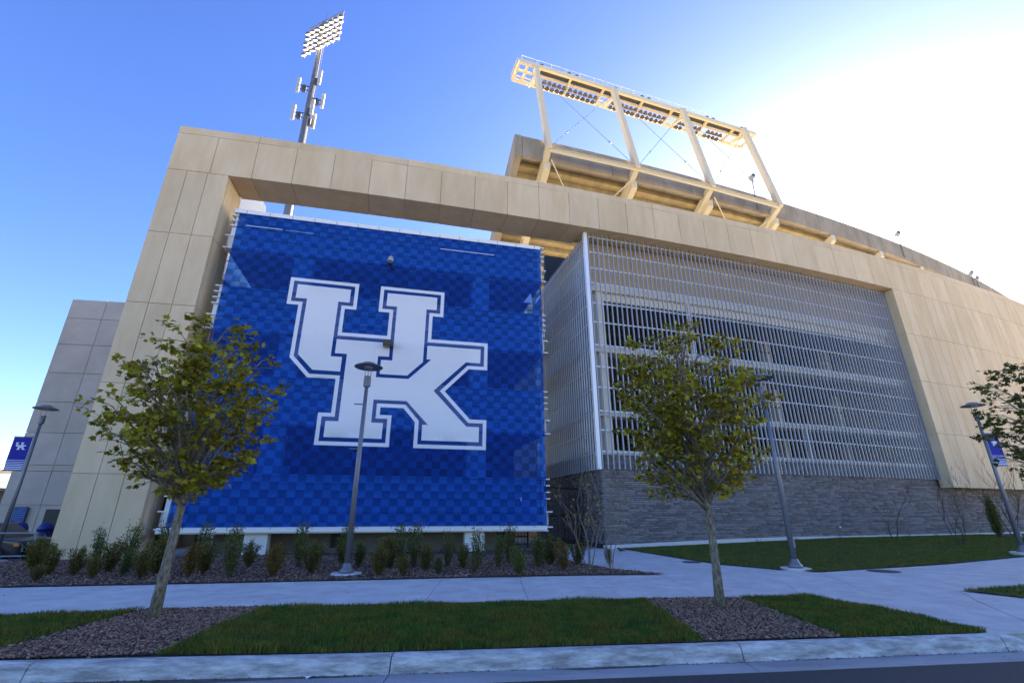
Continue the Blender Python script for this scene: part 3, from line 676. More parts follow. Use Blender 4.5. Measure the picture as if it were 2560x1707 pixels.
for i in range(18):
    k0 = .34 + i * .78; z0 = 28.42 - i * .44
    bsweep('seating_step', [(k0, z0 - .02), (k0, z0 + .44), (k0 + .2, z0 + .44), (k0 + .2, z0 + .2), (k0 + .98, z0 + .2), (k0 + .98, z0)], M['riser'] if i else M['bowl'])
# left end wall of the deck
mb = MB(); P = [(-.02, 28.0), (-.02, 30.02), (.4, 30.02), (14.5, 21.9), (14.5, 19.6), (.6, 27.75)]
for a in (AL - .12, AL - .004): mb.v += [tuple(bp_(a, k_, z)) for k_, z in P]
n = len(P); mb.f = [tuple(range(n)), tuple(range(n, 2 * n))[::-1]] + [(i, (i + 1) % n, n + (i + 1) % n, n + i) for i in range(n)]
part(mb, 'end_wall', M['bowl'], bowl, fix=True)
RA = [-73.6 + 1.573 * i for i in range(12)]
for i, a in enumerate(RA):              # raker beams under the steps
    c = bp_(a); rd = (Vector((BC[0], BC[1], 0)) - c).normalized(); tg = Vector((rd.y, -rd.x, 0)); w = .26
    P = [(.02, 27.98), (.5, 27.8), (14.2, 20.2), (14.2, 18.8), (.02, 26.5)] if i > 3 else [(-.1, 27.9), (.5, 27.8), (14.2, 20.2), (14.2, 18.8), (.4, 26.4)]
    P = [(.03, 27.985), (.9, 27.62), (14.2, 20.0), (14.2, 18.7), (.03, 27.3)]
    mb = MB()
    for sg in (-1, 1): mb.v += [tuple(c + rd * k_ + tg * w * sg + Vector((0, 0, z))) for k_, z in P]
    n = len(P); mb.f = [tuple(range(n)), tuple(range(n, 2 * n))[::-1]] + [(j, (j + 1) % n, n + (j + 1) % n, n + j) for j in range(n)]
    part(mb, 'raker_beam', M['cream'], bowl, fix=True)
# support columns of the deck glimpsed under the beam
for a in (-73.75, -72.0, -70.5):
    c = bp_(a, 6.5); mb = MB(); mb.box((c.x - .45, c.y - .45, 0), (c.x + .45, c.y + .45, 23.6)); part(mb, 'column', M['white'], bowl)

# ------------------------------------------------------------------ floodlight gantry on the parapet
gan = thing('floodlight_gantry', 'cream steel floodlight gantry on four leaning posts above the deck', 'gantry', tuple(bp_(-73.6, -.4, 29)))
GA = Vector((.74, 31.6, 40.5)); GB = Vector((26.7, 40.47, 40.5)); GX = (GB - GA).normalized(); GN = Vector((-GX.y, GX.x, 0)); GL = (GB - GA).length
def gp_(x, y, z): return GA + GX * x + GN * y + Vector((0, 0, z))
kn = [Vector((2.92, 29.57, 28.6)), Vector((10.48, 31.82, 28.6)), Vector((17.78, 34.28, 28.6)), Vector((25.24, 37.0, 28.6))]
tp = [Vector((2.24, 32.12, 40.2)), Vector((9.90, 34.44, 40.2)), Vector((17.52, 36.92, 40.2)), Vector((24.96, 39.47, 40.2))]
def gpart(mb, name, m, **k): return part(mb, name, m, gan, **k)
for a, t in zip(kn, tp):
    mb = MB(); up = Vector((t.x - a.x, t.y - a.y, 0))
    d = (t - a).normalized(); mb.bar(a - d * .2, t, .42, .52, up=up); gpart(mb, 'post', M['cream'])
    mb = MB(); rd = (Vector((BC[0], BC[1], 29)) - a).normalized(); rd.z = 0; rd.normalize(); e = a + rd * 6.5 + Vector((0, 0, -.70 * 6.5 + .2)); mb.bar(a + Vector((0, 0, .2)) - rd * .1, e, .46, .55); gpart(mb, 'strut', M['cream'])
    mb = MB(); mb.bar(a - Vector((.22, .02, .05)), a + Vector((.22, .06, .05)), .5, .3); gpart(mb, 'knee_plate', M['cream'])
    mb = MB(); mb.bar(t - d * 1.1, t + GN * 1.9 + Vector((0, 0, -.15)), .16, .3); gpart(mb, 'cross_beam', M['cream'])
for a, b2 in zip(kn, kn[1:]):
    mb = MB(); z_ = Vector((0, 0, -.15)); mb.bar(a + z_, b2 + z_, .16, .34); mb.bar(a + z_ * .2 - GN * .0, b2 + z_ * .2, .34, .05); gpart(mb, 'tie_beam', M['cream'])
for i in range(3):
    for p, q in ((tp[i] + Vector((.5, .1, -1.2)), kn[i + 1]), (tp[i + 1] + Vector((-.4, 0, -.9)), kn[i])):
        mb = MB(); mb.tube([p, q], .022, 5); gpart(mb, 'brace_rod', M['mast'])
        m_ = p.lerp(q, .72); mb = MB(); mb.tube([m_, m_ + (q - p).normalized() * .35], .05, 6); gpart(mb, 'turnbuckle', M['mast'])
for p, q in ((kn[0] + Vector((.2, .3, -.9)), bp_(-73.1, 1.2, 25.2)), (kn[1] + Vector((-.3, .3, -.9)), bp_(-72.6, 1.2, 25.2)), (kn[2] + Vector((.2, .3, -.9)), bp_(-69.8, 1.2, 25.6)), (kn[3] + Vector((-.3, .3, -.9)), bp_(-69.7, 1.2, 25.2))):
    mb = MB(); mb.tube([p, q], .05, 6); gpart(mb, 'tie_rod', M['cream'])
for y, w, dd in ((0, .22, .44), (.85, .14, .22), (2.0, .2, .34), (1.5, .08, .10)):
    mb = MB(); mb.bar(gp_(-.1, y, 0 if y == 0 else -.06), gp_(GL + .1, y, 0 if y == 0 else -.06), w, dd); gpart(mb, 'chord', M['cream'])
xs_ = [.0, .85]
for t in tp: x = (t - GA).dot(GX); xs_ += [x + .45]; 
for i in range(3):
    x0 = (tp[i] - GA).dot(GX); x1 = (tp[i + 1] - GA).dot(GX); xs_ += [x0 + (x1 - x0) * .46, x1 - .75]
xs_ += [GL]
for x in xs_: mb = MB(); mb.bar(gp_(x, .1, -.03), gp_(x, 2.05, -.08), .16, .3); gpart(mb, 'cross_beam', M['cream'])
mb = MB(); mb.hexa([gp_(1.9, .35, .1), gp_(GL - .2, .35, .1), gp_(GL - .2, .8, .1), gp_(1.9, .8, .1), gp_(1.9, .35, .14), gp_(GL - .2, .35, .14), gp_(GL - .2, .8, .14), gp_(1.9, .8, .14)]); gpart(mb, 'walkway_grating', M['darkgrey'])
mb = MB(); mb.hexa([gp_(-.25, .1, -.3), gp_(-.2, .1, -.3), gp_(-.2, 1.9, -.3), gp_(-.25, 1.9, -.3), gp_(-.25, .1, .5), gp_(-.2, .1, .5), gp_(-.2, 1.9, .5), gp_(-.25, 1.9, .5)]); gpart(mb, 'end_plate', M['cream'])
for z in (.62, 1.15): mb = MB(); mb.tube([gp_(.3, .25, z), gp_(GL + .05, .25, z)], .022, 5); gpart(mb, 'hand_rail', M['white'])
for i in range(19): x = .3 + i * (GL - .3) / 18; mb = MB(); mb.tube([gp_(x, .25, .1), gp_(x, .25, 1.15)], .02, 5); gpart(mb, 'rail_post', M['white'])
for x in (2.35, 5.2, 6.0, 10.3, 13.4, 14.2, 18.3, 21.5, 22.3, 26.2):
    mb = MB(); c = gp_(x, .45, .35); mb.lathe([(.20, 0), (.26, .15), (.24, .5), (.14, .62)], c, 8); gpart(mb, 'ballast_box', M['darkgrey'])
    mb = MB(); mb.bar(gp_(x - .42, .4, .2), gp_(x - .42, .4, .75), .14); gpart(mb, 'bracket', M['cream'])
# floodlights under the gantry: housing with glass, pointing to the field
fbm = MB().lathe([(.08, .22), (.17, .14), (.24, -.06), (.24, -.1)], n=10).mesh('flood_housing', M['floodbody'], True); fgm = MB().lathe([(.225, -.12), (.225, -.105)], n=10).mesh('flood_glass', M['floodglass'])
rf = random.Random(3)
for i in range(3):
    x0 = (tp[i] - GA).dot(GX); x1 = (tp[i + 1] - GA).dot(GX); mid = x0 + (x1 - x0) * .46
    for a, c, nn in ((x0 + .8, mid - .3, 6), (mid + .35, x1 - 1.2, 6)):
        for j in range(nn):
            for y in (1.15, 1.72):
                if i == 2 and rf.random() < .35: continue
                x = a + (c - a) * j / (nn - 1); o = link('floodlight', fbm, gan); o.location = gp_(x, y, -.32) - Vector(gan.location); o.rotation_euler = (R(62 + rf.uniform(-8, 8)), 0, math.atan2(GX.y, GX.x) + rf.uniform(-.2, .2))
                g_ = link('lens', fgm, o)
mb = MB()
for j in range(2): mb.tube([gp_(GL - 2.6 + j * .4, 1.9, -.2), gp_(GL - 1.5 + j * .4, -1.2, -11.3)], .03, 5)
gpart(mb, 'ladder_stile', M['cream'])
for j in range(30):
    t = j / 29; p = gp_(GL - 2.6, 1.9, -.2).lerp(gp_(GL - 1.5, -1.2, -11.3), t); mb = MB(); mb.tube([p, p + GX * .4], .014, 4); gpart(mb, 'ladder_rung', M['cream'])
for j in range(5):
    t = .12 + j * .19; p = gp_(GL - 2.4, 1.9, -.2).lerp(gp_(GL - 1.3, -1.2, -11.3), t); mb = MB()
    mb.tube([p + GX * (-.25 + .0) , p + GX * -.2 - GN * .0 + Vector((.1, .35, .25)), p + GX * .2 + Vector((.1, .5, .3)), p + GX * .6 + Vector((.05, .3, .2)), p + GX * .6], .015, 4); gpart(mb, 'ladder_hoop', M['mast'])

# small floodlights on the parapet
def pfl(a, label, h=1.7):
    c = bp_(a, -.1, 29.2); t = thing('parapet_floodlight', label, 'floodlight', tuple(c), 0, 'small floodlights on the parapet')
    MB().tube([(0, 0, -1.0), (0, 0, h)], .05, 6).build('pole', M['mast'], t)
    MB().lathe([(.1, h), (.26, h + .12), (.28, h + .3), (.1, h + .5)], n=10).build('housing', M['antenna'], t, smooth=True)
    MB().box((.1, -.1, h + .35), (.35, .1, h + .7)).build('visor', M['darkgrey'], t)
pfl(-64.9, 'small white floodlight on a pole at the parapet right of the gantry'); pfl(-69.35, 'small floodlight beside the gantry ladder', 2.4)
pfl(-61.55, 'small floodlight where the parapet drops behind the wall at far right', .8); pfl(-61.3, 'lower floodlight at the far right end of the parapet', .3)

# ------------------------------------------------------------------ tall floodlight mast with antennas
mast = thing('floodlight_mast', 'tall grey floodlight mast with lamp bank and antennas behind the gate', 'mast', (-19.3, 34, 0))
def mp_(mb, n, m, **k): return mb.build(n, m, mast, **k)
mp_(MB().tube([(0, 0, 0), (0, 0, 26), (-.05, 0, 48.6)], [.48, .36, .20], 14), 'shaft', M['mast'], smooth=True)
mp_(MB().tube([(0, 0, 48.6), (0, 0, 50.6)], .02, 4), 'lightning_rod', M['mast'])
mp_(MB().tube([(.42, .1, 10), (.30, .1, 48)], .03, 4), 'cable', M['antenna'])
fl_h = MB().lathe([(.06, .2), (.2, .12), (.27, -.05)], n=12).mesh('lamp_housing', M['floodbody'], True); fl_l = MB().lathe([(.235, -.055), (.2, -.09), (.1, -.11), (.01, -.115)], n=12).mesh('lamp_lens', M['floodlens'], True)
BA = R(-24)
ux = Vector((math.cos(BA), math.sin(BA), 0))
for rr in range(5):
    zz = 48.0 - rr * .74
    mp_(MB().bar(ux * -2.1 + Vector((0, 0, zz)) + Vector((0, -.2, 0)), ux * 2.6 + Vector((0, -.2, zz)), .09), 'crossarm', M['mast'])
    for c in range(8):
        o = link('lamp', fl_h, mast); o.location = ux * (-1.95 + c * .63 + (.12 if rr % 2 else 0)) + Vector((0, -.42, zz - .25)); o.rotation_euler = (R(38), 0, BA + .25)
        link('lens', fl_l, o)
for c in (0, 1, 3, 4, 5, 6): mp_(MB().bar(ux * (-1.9 + c * .75) + Vector((0, -.2, 48.8)), ux * (-1.9 + c * .75) + Vector((0, -.2, 44.6)), .05), 'frame_bar', M['mast'])
mp_(MB().bar(ux * -2.1 + Vector((0, -.2, 48.8)), ux * 2.6 + Vector((0, -.2, 48.8)), .08), 'crossarm', M['mast'])
for z, sx, sy, dz in ((40.0, -1.25, -.3, 0), (40.8, .75, -.4, 0), (38.7, 1.0, .4, 0), (37.0, .62, -.5, 0), (36.7, -1.25, -.2, 0), (36.2, .5, .4, 0), (30.6, -1.15, -.2, 0), (31.0, .3, -.75, 0), (30.0, .85, .1, 0)):
    mp_(MB().box((sx - .16, sy - .09, z - .9), (sx + .16, sy + .09, z + .9)), 'antenna', M['antenna'], bevel=.05)
    mp_(MB().bar((0, 0, z), (sx, sy, z), .08).bar((0, 0, z - .5), (sx * .9, sy * .9, z - .5), .06), 'antenna_bracket', M['black'])
    mp_(MB().box((sx * .55 - .15, sy * .5 - .25, z - .75), (sx * .55 + .18, sy * .5 + .05, z - .1)), 'radio_unit', M['darkgrey'])

# ------------------------------------------------------------------ grey inner stand wall on the left, sunlit ramp wall
inw = thing('inner_stand_wall', 'grey precast stand block behind the left gate pier', 'building', tuple(fp(-9.6, 10.5)))
zr = [-.5, 1.75, 3.37, 3.68, 5.31, 6.94, 8.55, 10.19, 11.76, 12.92]
sv = [-9.6, -7.72, -6.1, -4.5, -2.9, -1.3, .3, 1.9, 3.5, 5.1, 6.7]
for z0, z1 in zip(zr, zr[1:]):
    for s0, s1 in zip(sv, sv[1:]):
        if s0 > .2 and z0 < 8: pass
        mb = MB(); fbox(mb, s0 + .012, s1 - .012, 10.5, 10.62, z0 + .012, z1 - .012); part(mb, 'panel', M['greypanel'], inw)
mb = MB(); fstrip(mb, -9.55, 22, 10.6, 20, -.6, 12.88); part(mb, 'core', M['core'], inw)  # long run behind the gate is unseen, added to block the sun
mb = MB(); fbox(mb, -7.35, -6.3, 10.42, 10.5, -.4, 1.55); part(mb, 'doorway', M['black'], inw)
rw = thing('ramp_wall', 'pale sunlit wall glimpsed between beam and banner beside the pier', 'wall', (-14, 20.3, 0))
mb = MB(); P = [(20.1, 12), (20.1, 18.4), (22.35, 17.7), (22.9, 15.5), (22.9, 12)]
for x in (-14.6, -14.0): mb.v += [(x, y, z) for y, z in P]
mb.f = [(0, 1, 2, 3, 4), (9, 8, 7, 6, 5)] + [(i, (i + 1) % 5, 5 + (i + 1) % 5, 5 + i) for i in range(5)]
part(mb, 'slab', M['white'], rw, fix=True)
mb = MB(); mb.box((-14.5, 20.4, -.4), (-14.1, 22.6, 12)); part(mb, 'pier', M['bowl'], rw)

# ------------------------------------------------------------------ black fences at the gate
def fence(name, P, Q, h, label, n):
    P = Vector(P); Q = Vector(Q); t = thing(name, label, 'fence', tuple(P)); L_ = (Q - P).length; u = (Q - P) / L_
    for z in (.12, h * .5, h - .08): MB().bar(Vector((0, 0, z)), u * L_ + Vector((0, 0, z)), .035, .05).build('rail', M['black'], t)
    pm = MB().box((-.011, -.011, .02), (.011, .011, h)).mesh('picket', M['black'])
    for i in range(n + 1): o = link('picket', pm, t); o.location = u * (L_ * i / n)
    pm2 = MB().box((-.04, -.04, -.1), (.04, .04, h + .05)).mesh('post', M['black'])
    for i in range(3): o = link('post', pm2, t); o.location = u * (L_ * i / 2) + Vector((0, .01, 0))
    return t
fence('iron_fence', fp(2.4, 1.2), tuple(onban(-.4, 1.0, 0)), 2.55, 'tall black iron fence between the left pier and the banner tower', 9)
fence('iron_fence', tuple(onban(13.2, 1.5, 0)), fp(18.75, 3.2), 2.5, 'tall black iron fence between the banner tower and the stone wall', 26)
fence('iron_fence', tuple(onban(.1, 2.6, 0)), tuple(onban(2.2, 2.6, 0)), .85, 'low black railing under the left end of the banner', 14)
fence('iron_fence', tuple(onban(11.0, 2.4, 0)), tuple(onban(13.0, 2.4, 0)), .85, 'low black railing under the right end of the banner', 14)

# ------------------------------------------------------------------ street lamps
def lamp(loc, label, rz, arms=True, long_arm=False):
    t = thing('street_lamp', label, 'lamp', loc, rz, 'pedestrian lamps along the walk')
    MB().lathe([(.34, -.06), (.36, .012), (.34, .03), (.05, .032)], n=18).build('footing', M['footing'], t)
    MB().lathe([(.17, .03), (.175, .08), (.12, .15), (.09, .22), (.085, .24)], n=18).build('base_cover', M['lamp'], t, smooth=True)
    MB().tube([(0, 0, .1), (0, 0, 2.4), (0, 0, 4.5)], [.072, .060, .047], 14).build('pole', M['lamp'], t, smooth=True)
    pr = [(.05, 4.48), (.075, 4.50)]
    for i in range(4): z = 4.51 + i * .058; pr += [(.075, z), (.096, z + .008), (.096, z + .034), (.075, z + .042)]
    pr += [(.09, 4.76), (.09, 4.79), (.03, 4.80)]
    MB().lathe(pr, n=18).build('collar', M['lamp'], t)
    for k in range(3):
        a = k * 2.094 + .5; MB().tube([(.085 * math.cos(a), .085 * math.sin(a), 4.72), (.09 * math.cos(a), .09 * math.sin(a), 5.06)], .010, 6).build('support_rod', M['lamp'], t)
    MB().lathe([(.11, 5.03), (.12, 5.045), (.12, 5.07), (.02, 5.075)], n=16).build('lens_plate', M['lampglass'], t)
    MB().lathe([(.12, 5.045), (.36, 5.035), (.375, 5.045), (.33, 5.075), (.2, 5.115), (.17, 5.15), (.14, 5.165), (.01, 5.17)], n=28).build('shade', M['lamp'], t, smooth=False)
    if arms:
        for z in (4.02, 2.87):
            x1 = .62 if long_arm else .26
            MB().tube([(0, 0, z), (x1, 0, z)], .017, 8).build('banner_arm', M['lamp'], t)
    MB().box((-.02, -.09, .5), (.05, -.066, .68)).build('hand_hole_cover', M['lamp'], t)
    return t
lamp((-3.88, 12.13, .02), 'grey street lamp standing in front of the blue banner', R(198))
lamp((7.27, 13.25, .02), 'grey street lamp on the lawn corner behind the right street tree', R(12))
lamp((-17.0, 16.85, -.12), 'street lamp with blue pennant at the left edge', R(196), True, True)
lamp((17.35, 17.35, .1), 'street lamp with blue pennant at the right edge, half behind leaves', R(8), True, True)
M['penblue'] = mat('pennant_blue', (.012, .012, .28), .7); M['penwhite'] = mat('pennant_white', (.72, .74, .80), .7)
pv, pf, pi_ = None, None, None
def pennant(loc, rz, side, label):
    t = thing('pole_pennant', label, 'banner', loc, rz, 'blue pennants on lamp posts'); w, h = .52, 1.13
    mb = MB(); x0, x1 = .085, .085 + w
    mb.box((x0, -.006, 2.885), (x1, .006, 4.00)); mb.build('cloth', M['penblue'], t)
    # letters scaled from the big banner, both faces
    for yy in (-.0085, .0085):
        for P in (UL, UR, KK):
            k = .34 / 8.25; mb = MB(); q = [((x - 6.55) * k * (1 if yy < 0 else -1), (z - 7.1) * k) for x, z in P]
            mb.add([(x0 + w / 2 + x, yy, 3.70 + z) for x, z in q], [tuple(range(len(q)))]); mb.build('letter', M['penwhite'], t)
        for i in range(6):
            mb = MB(); z = 2.90 + i * .062; hh = .034 - i * .0035; mb.add([(x0, yy, z), (x1, yy, z), (x1, yy, z + hh), (x0, yy, z + hh)], [(0, 1, 2, 3)]); mb.build('stripe', M['penwhite'], t)
    return t
pennant((-17.0, 16.85, -.12), R(196), -1, 'blue pennant with white letters on the left edge lamp')
pennant((17.35, 17.35, .1), R(8), 1, 'blue pennant with white letters on the right edge lamp')

# ------------------------------------------------------------------ trees
LEAF = np.array([(0, 0), (.22, .06), (.55, -.02), (.42, .28), (.62, .62), (.28, .62), (0, 1.05), (-.28, .62), (-.62, .62), (-.42, .28), (-.55, -.02), (-.22, .06)], float)
LEAFF = np.array([(0, 1, 3), (1, 2, 3), (0, 3, 5), (3, 4, 5), (0, 5, 7), (5, 6, 7), (0, 7, 9), (7, 8, 9), (0, 9, 11), (9, 10, 11)])
SLEAF = np.array([(0, 0), (.32, .45), (0, 1), (-.32, .45)], float); SLEAFF = np.array([(0, 1, 3), (1, 2, 3)])
def leaves(name, P, D, size, shape, faces, m, parent, droop=.3, rg=rng):
    """P (n,3) stalk ends, D (n,3) outward directions"""
    n = len(P); s = size * (.65 + .6 * rg.random(n))
    d = D + rg.normal(0, .45, (n, 3)); d[:, 2] -= droop; d /= np.linalg.norm(d, axis=1)[:, None]
    nrm = rg.normal(0, .55, (n, 3)); nrm[:, 2] += .9; nrm -= (nrm * d).sum(1)[:, None] * d; nrm /= np.linalg.norm(nrm, axis=1)[:, None]
    sd_ = np.cross(d, nrm); V = P[:, None] + s[:, None, None] * (shape[None, :, :1] * sd_[:, None] + shape[None, :, 1:] * d[:, None])
    V += (nrm * s[:, None])[:, None] * (-.35 * np.abs(shape[:, 0]) ** 1.5 - .12 * shape[:, 1] ** 2)[None, :, None]
    F = (np.arange(n)[:, None, None] * len(shape) + faces[None]).reshape(-1, 3)
    return np_mesh(name, V.reshape(-1, 3), F, m, parent)
def tree(name, loc, label, H, z0, rad, seed, m, limbs, leafsize=.105, lean=(0, 0), per=6, skew=0):
    rg = np.random.default_rng(seed); rr = random.Random(seed)
    t = thing(name, label, 'tree', loc, 0, 'young street maples')
    tr = MB(); pts = []; rads = []
    for i in range(9):
        f = i / 8; z = H * .93 * f; pts.append((lean[0] * f * f + .025 * math.sin(f * 7 + seed), lean[1] * f + .02 * math.sin(f * 5 + seed * 2), z)); rads.append(.064 * (1 - f) ** .8 + .008 + (.010 if i == 0 else 0))
    tr.tube(pts, rads, 10); tr.build('trunk', M['bark'], t, smooth=True)
    def at(z):
        f = max(0, min(1, z / (H * .93))) * 8; i = min(7, int(f)); return Vector(pts[i]).lerp(Vector(pts[i + 1]), f - i)
    br = MB(); LP = []; LD = []
    cz = (H + z0) / 2; rc = (H - z0) / 2
    for i in range(limbs + limbs // 3):
        inner = i >= limbs; j = i if not inner else (i - limbs) * 3 + 1
        v = 1 - 2 * (j + .5) / limbs; az = j * 2.399 + rr.uniform(-.4, .4); hr = math.sqrt(max(0, 1 - v * v))
        k = rr.uniform(.80, 1.10) if not inner else rr.uniform(.40, .62)
        wd = rad * (1 + .10 * math.cos(az * 2 + seed) + skew * math.cos(az)) * (1.0 - .12 * max(0, v))
        tip = Vector((math.cos(az) * hr * wd * k, math.sin(az) * hr * wd * k, cz + v * rc * min(1, k) * .97)) + Vector((at(cz).x, at(cz).y, 0))
        hd = math.hypot(tip.x, tip.y); z = max(z0 * .92 + rr.uniform(0, .25), tip.z - hd * rr.uniform(.75, 1.5) - .15); z = min(z, H * .88); p = at(z); f = (z - z0) / (H - z0); f = max(0, min(1, f))
        L_ = (tip - p).length; q = [p]
        for k in range(1, 6):
            u = k / 5; c = p.lerp(tip, u) + Vector((0, 0, .10 * L_ * math.sin(math.pi * u) * (-.3 if tip.z < p.z + .2 else .6))) + Vector((rr.uniform(-1, 1), rr.uniform(-1, 1), rr.uniform(-1, 1))) * .045 * L_ * (u if u < 1 else 0)
            q.append(c)
        r0 = .012 + .016 * (1 - f) + .004 * L_; br.tube(q, [r0 * (1 - .8 * k / 5) for k in range(6)], 6)
        nsub = max(4, int(L_ * 6.0))
        for k in range(nsub):
            u = .22 + .78 * (k + rr.random()) / nsub; fi = u * 5; j = min(4, int(fi)); b0 = q[j].lerp(q[j + 1], fi - j)
            a2 = az + rr.choice((-1, 1)) * rr.uniform(.4, 1.25); e2 = R(rr.uniform(-12, 48)); l2 = rr.uniform(.22, .50) * (1.15 - .5 * u) * (.6 + .35 * min(1.4, L_))
            d2 = Vector((math.cos(a2) * math.cos(e2), math.sin(a2) * math.cos(e2), math.sin(e2)))
            e = b0 + d2 * l2; mid = b0 + d2 * l2 * .5 + Vector((0, 0, .02)); br.tube([b0, mid, e], [.007, .005, .003], 4, cap=False)
            for w in range(3):
                u3 = (.45, .75, 1.0)[w]; c = b0.lerp(e, u3); a3 = a2 + rr.uniform(-1.2, 1.2); d3 = Vector((math.cos(a3), math.sin(a3), rr.uniform(-.1, .5))).normalized()
                g = c + d3 * rr.uniform(.05, .16); br.tube([c, g], [.003, .002], 3, cap=False)
                if mnoise.noise(g * 2.6 + Vector((seed, 0, 0))) < -.17 or rr.random() > .42 + .58 * max(0, min(1, (g.z - z0) / (H - z0) * 1.5)): continue
                for x in range(rr.randint(per - 2, per + 1)):
                    h_ = Vector((rr.gauss(0, 1), rr.gauss(0, 1), rr.gauss(0, .5)))
                    LP.append(tuple(g + h_ * .05)); LD.append(tuple((d3 * .6 + h_ * .5)))
    crown = br.build('crown', M['bark'], t, smooth=True)
    leaves('foliage', np.array(LP), np.array(LD), leafsize, LEAF, LEAFF, m, crown, .25, rg)
    return t
tree('maple_tree', (-4.89, 7.33, .02), 'young maple with round crown on the left in front of the banner edge', 4.36, 1.5, 1.02, 5, M['leaf'], 50, .074, (-.12, 0), 8, -.10)
tree('maple_tree', (3.17, 8.05, .02), 'young maple with tall crown on the right in front of the fin screen', 4.66, 1.45, 1.10, 12, M['leaf'], 50, .074, (-.10, 0), 8)
tree('maple_tree', (11.75, 9.75, .02), 'darker young maple cut off by the right edge', 4.75, 1.7, 1.45, 21, M['leafdark'], 38, .085, (0, 0), 7)

# ------------------------------------------------------------------ shrubs in the planting bed
def shrub_proto(seed, spread, nst, leafn, lsize, m, upright=.75):
    rg = np.random.default_rng(seed); rr = random.Random(seed); st = MB(); LP = []; LD = []
    for i in range(nst):
        az = rr.uniform(0, 6.283); tilt = rr.uniform(.05, 1) ** 1.2 * spread; h = rr.uniform(upright, 1.0) * (1 - .25 * tilt)
        b0 = Vector((rr.uniform(-.05, .05), rr.uniform(-.05, .05), -.02)); e = Vector((math.cos(az) * tilt * .5, math.sin(az) * tilt * .5, h)); mid = b0.lerp(e, .5) + Vector((math.cos(az) * .05, math.sin(az) * .05, .03))
        st.tube([b0, mid, e], [.010, .007, .003], 4, cap=False)
        for k in range(leafn):
            u = rr.uniform(.12, 1.02); p = (b0.lerp(mid, u * 2) if u < .5 else mid.lerp(e, u * 2 - 1)); a = rr.uniform(0, 6.283); o_ = rr.uniform(.0, .11) * (1.25 - .6 * u)
            LP.append((p.x + math.cos(a) * o_, p.y + math.sin(a) * o_, p.z + rr.uniform(-.03, .05))); LD.append((math.cos(a), math.sin(a), .6))
    return st.mesh('stems', M['twig']), leaves_mesh(np.array(LP), np.array(LD), lsize, m, rg)
def leaves_mesh(P, D, size, m, rg):
    o = leaves('foliage', P, D, size, SLEAF, SLEAFF, m, None, -.1, rg); me = o.data; bpy.data.objects.remove(o); return me
PROTO = {'olive': [shrub_proto(31 + i, .75, 34, 60, .058, M['shrub']) for i in range(3)], 'green': [shrub_proto(41 + i, .62, 30, 60, .055, M['shrubg'], .6) for i in range(3)], 'gold': [shrub_proto(51 + i, .7, 34, 60, .056, M['shruby']) for i in range(2)],
         'tall': [shrub_proto(61 + i, .45, 20, 46, .050, M['shrubg'], .6) for i in range(2)]}
SH = [(-10.05, 11.0, .32), (-10.67, 11.92, .68), (-10.1, 11.92, .64), (-9.19, 11.38, .49), (-9.79, 12.53, .78), (-9.06, 12.07, .58), (-8.12, 11.38, .64), (-8.31, 12.07, .89), (-7.25, 11.63, .73), (-7.3, 12.27, .73), (-6.31, 11.63, 1.06), (-6.93, 13.58, .69), (-5.38, 11.63, .73), (-5.61, 13.58, 1.24), (-4.76, 12.27, .77), (-4.31, 13.37, .72), (-4.04, 13.58, .73), (-3.07, 11.94, .64), (-3.17, 13.37, .84), (-2.47, 11.78, .49), (-2.59, 13.58, 1.29), (-2.17, 12.98, .66), (-1.73, 12.27, .43), (-1.72, 13.79, 1.0), (-1.27, 13.37, .64), (-.9, 12.44, 1.13), (-.36, 13.58, .99), (.18, 11.78, .7), (.72, 13.58, .86), (1.06, 14.23, .79), (1.3, 12.84, .71), (1.82, 14.23, .67), (2.71, 14.3, .49),
      (-10.6, 14.2, 1.25), (-9.9, 14.5, 1.3), (-11.4, 14.1, 1.05), (-8.9, 14.6, 1.2), (-7.9, 14.4, 1.15), (-4.9, 14.6, 1.2), (-.1, 14.7, 1.15), (-3.3, 14.9, 1.15), (-11.9, 12.9, .8), (-12.6, 13.6, .75)]
NUM = ['first', 'second', 'third', 'fourth', 'fifth', 'sixth', 'seventh', 'eighth', 'ninth', 'tenth', 'eleventh', 'twelfth', 'thirteenth', 'fourteenth', 'fifteenth', 'sixteenth', 'seventeenth', 'eighteenth', 'nineteenth', 'twentieth']
order = sorted(range(len(SH)), key=lambda i: SH[i][0] / SH[i][1]); cnt = {}
KN = {'olive': 'olive-brown', 'green': 'green', 'gold': 'golden', 'tall': 'tall loose green'}
for i in order:
    x, y, h = SH[i]; r1 = random.Random(i * 7 + 1)
    kd = 'tall' if h > .95 else ('gold' if i in (30, 8, 12) else ('green' if i in (5, 13, 16, 22, 27, 32, 28) else 'olive'))
    row = 'front' if y < 12.35 else ('middle' if y < 13.95 else 'back'); key = (kd, row); cnt[key] = cnt.get(key, 0) + 1
    t = thing('shrub', '%s shrub, %s of its kind from the left, %s row of bed' % (KN[kd], NUM[cnt[key] - 1], row), 'shrub', (x, y, .02), r1.uniform(0, 6.28), 'shrubs in the mulch bed')
    sm, lm = r1.choice(PROTO[kd]); w = max(.5, min(1.1, h * r1.uniform(.85, 1.15))) if kd != 'tall' else h * .85
    t.rotation_euler[0] = r1.uniform(-.12, .12); t.rotation_euler[1] = r1.uniform(-.12, .12)
    for nm, me in (('stems', sm), ('foliage', lm)): o = link(nm, me, t); o.scale = (w, w, h)

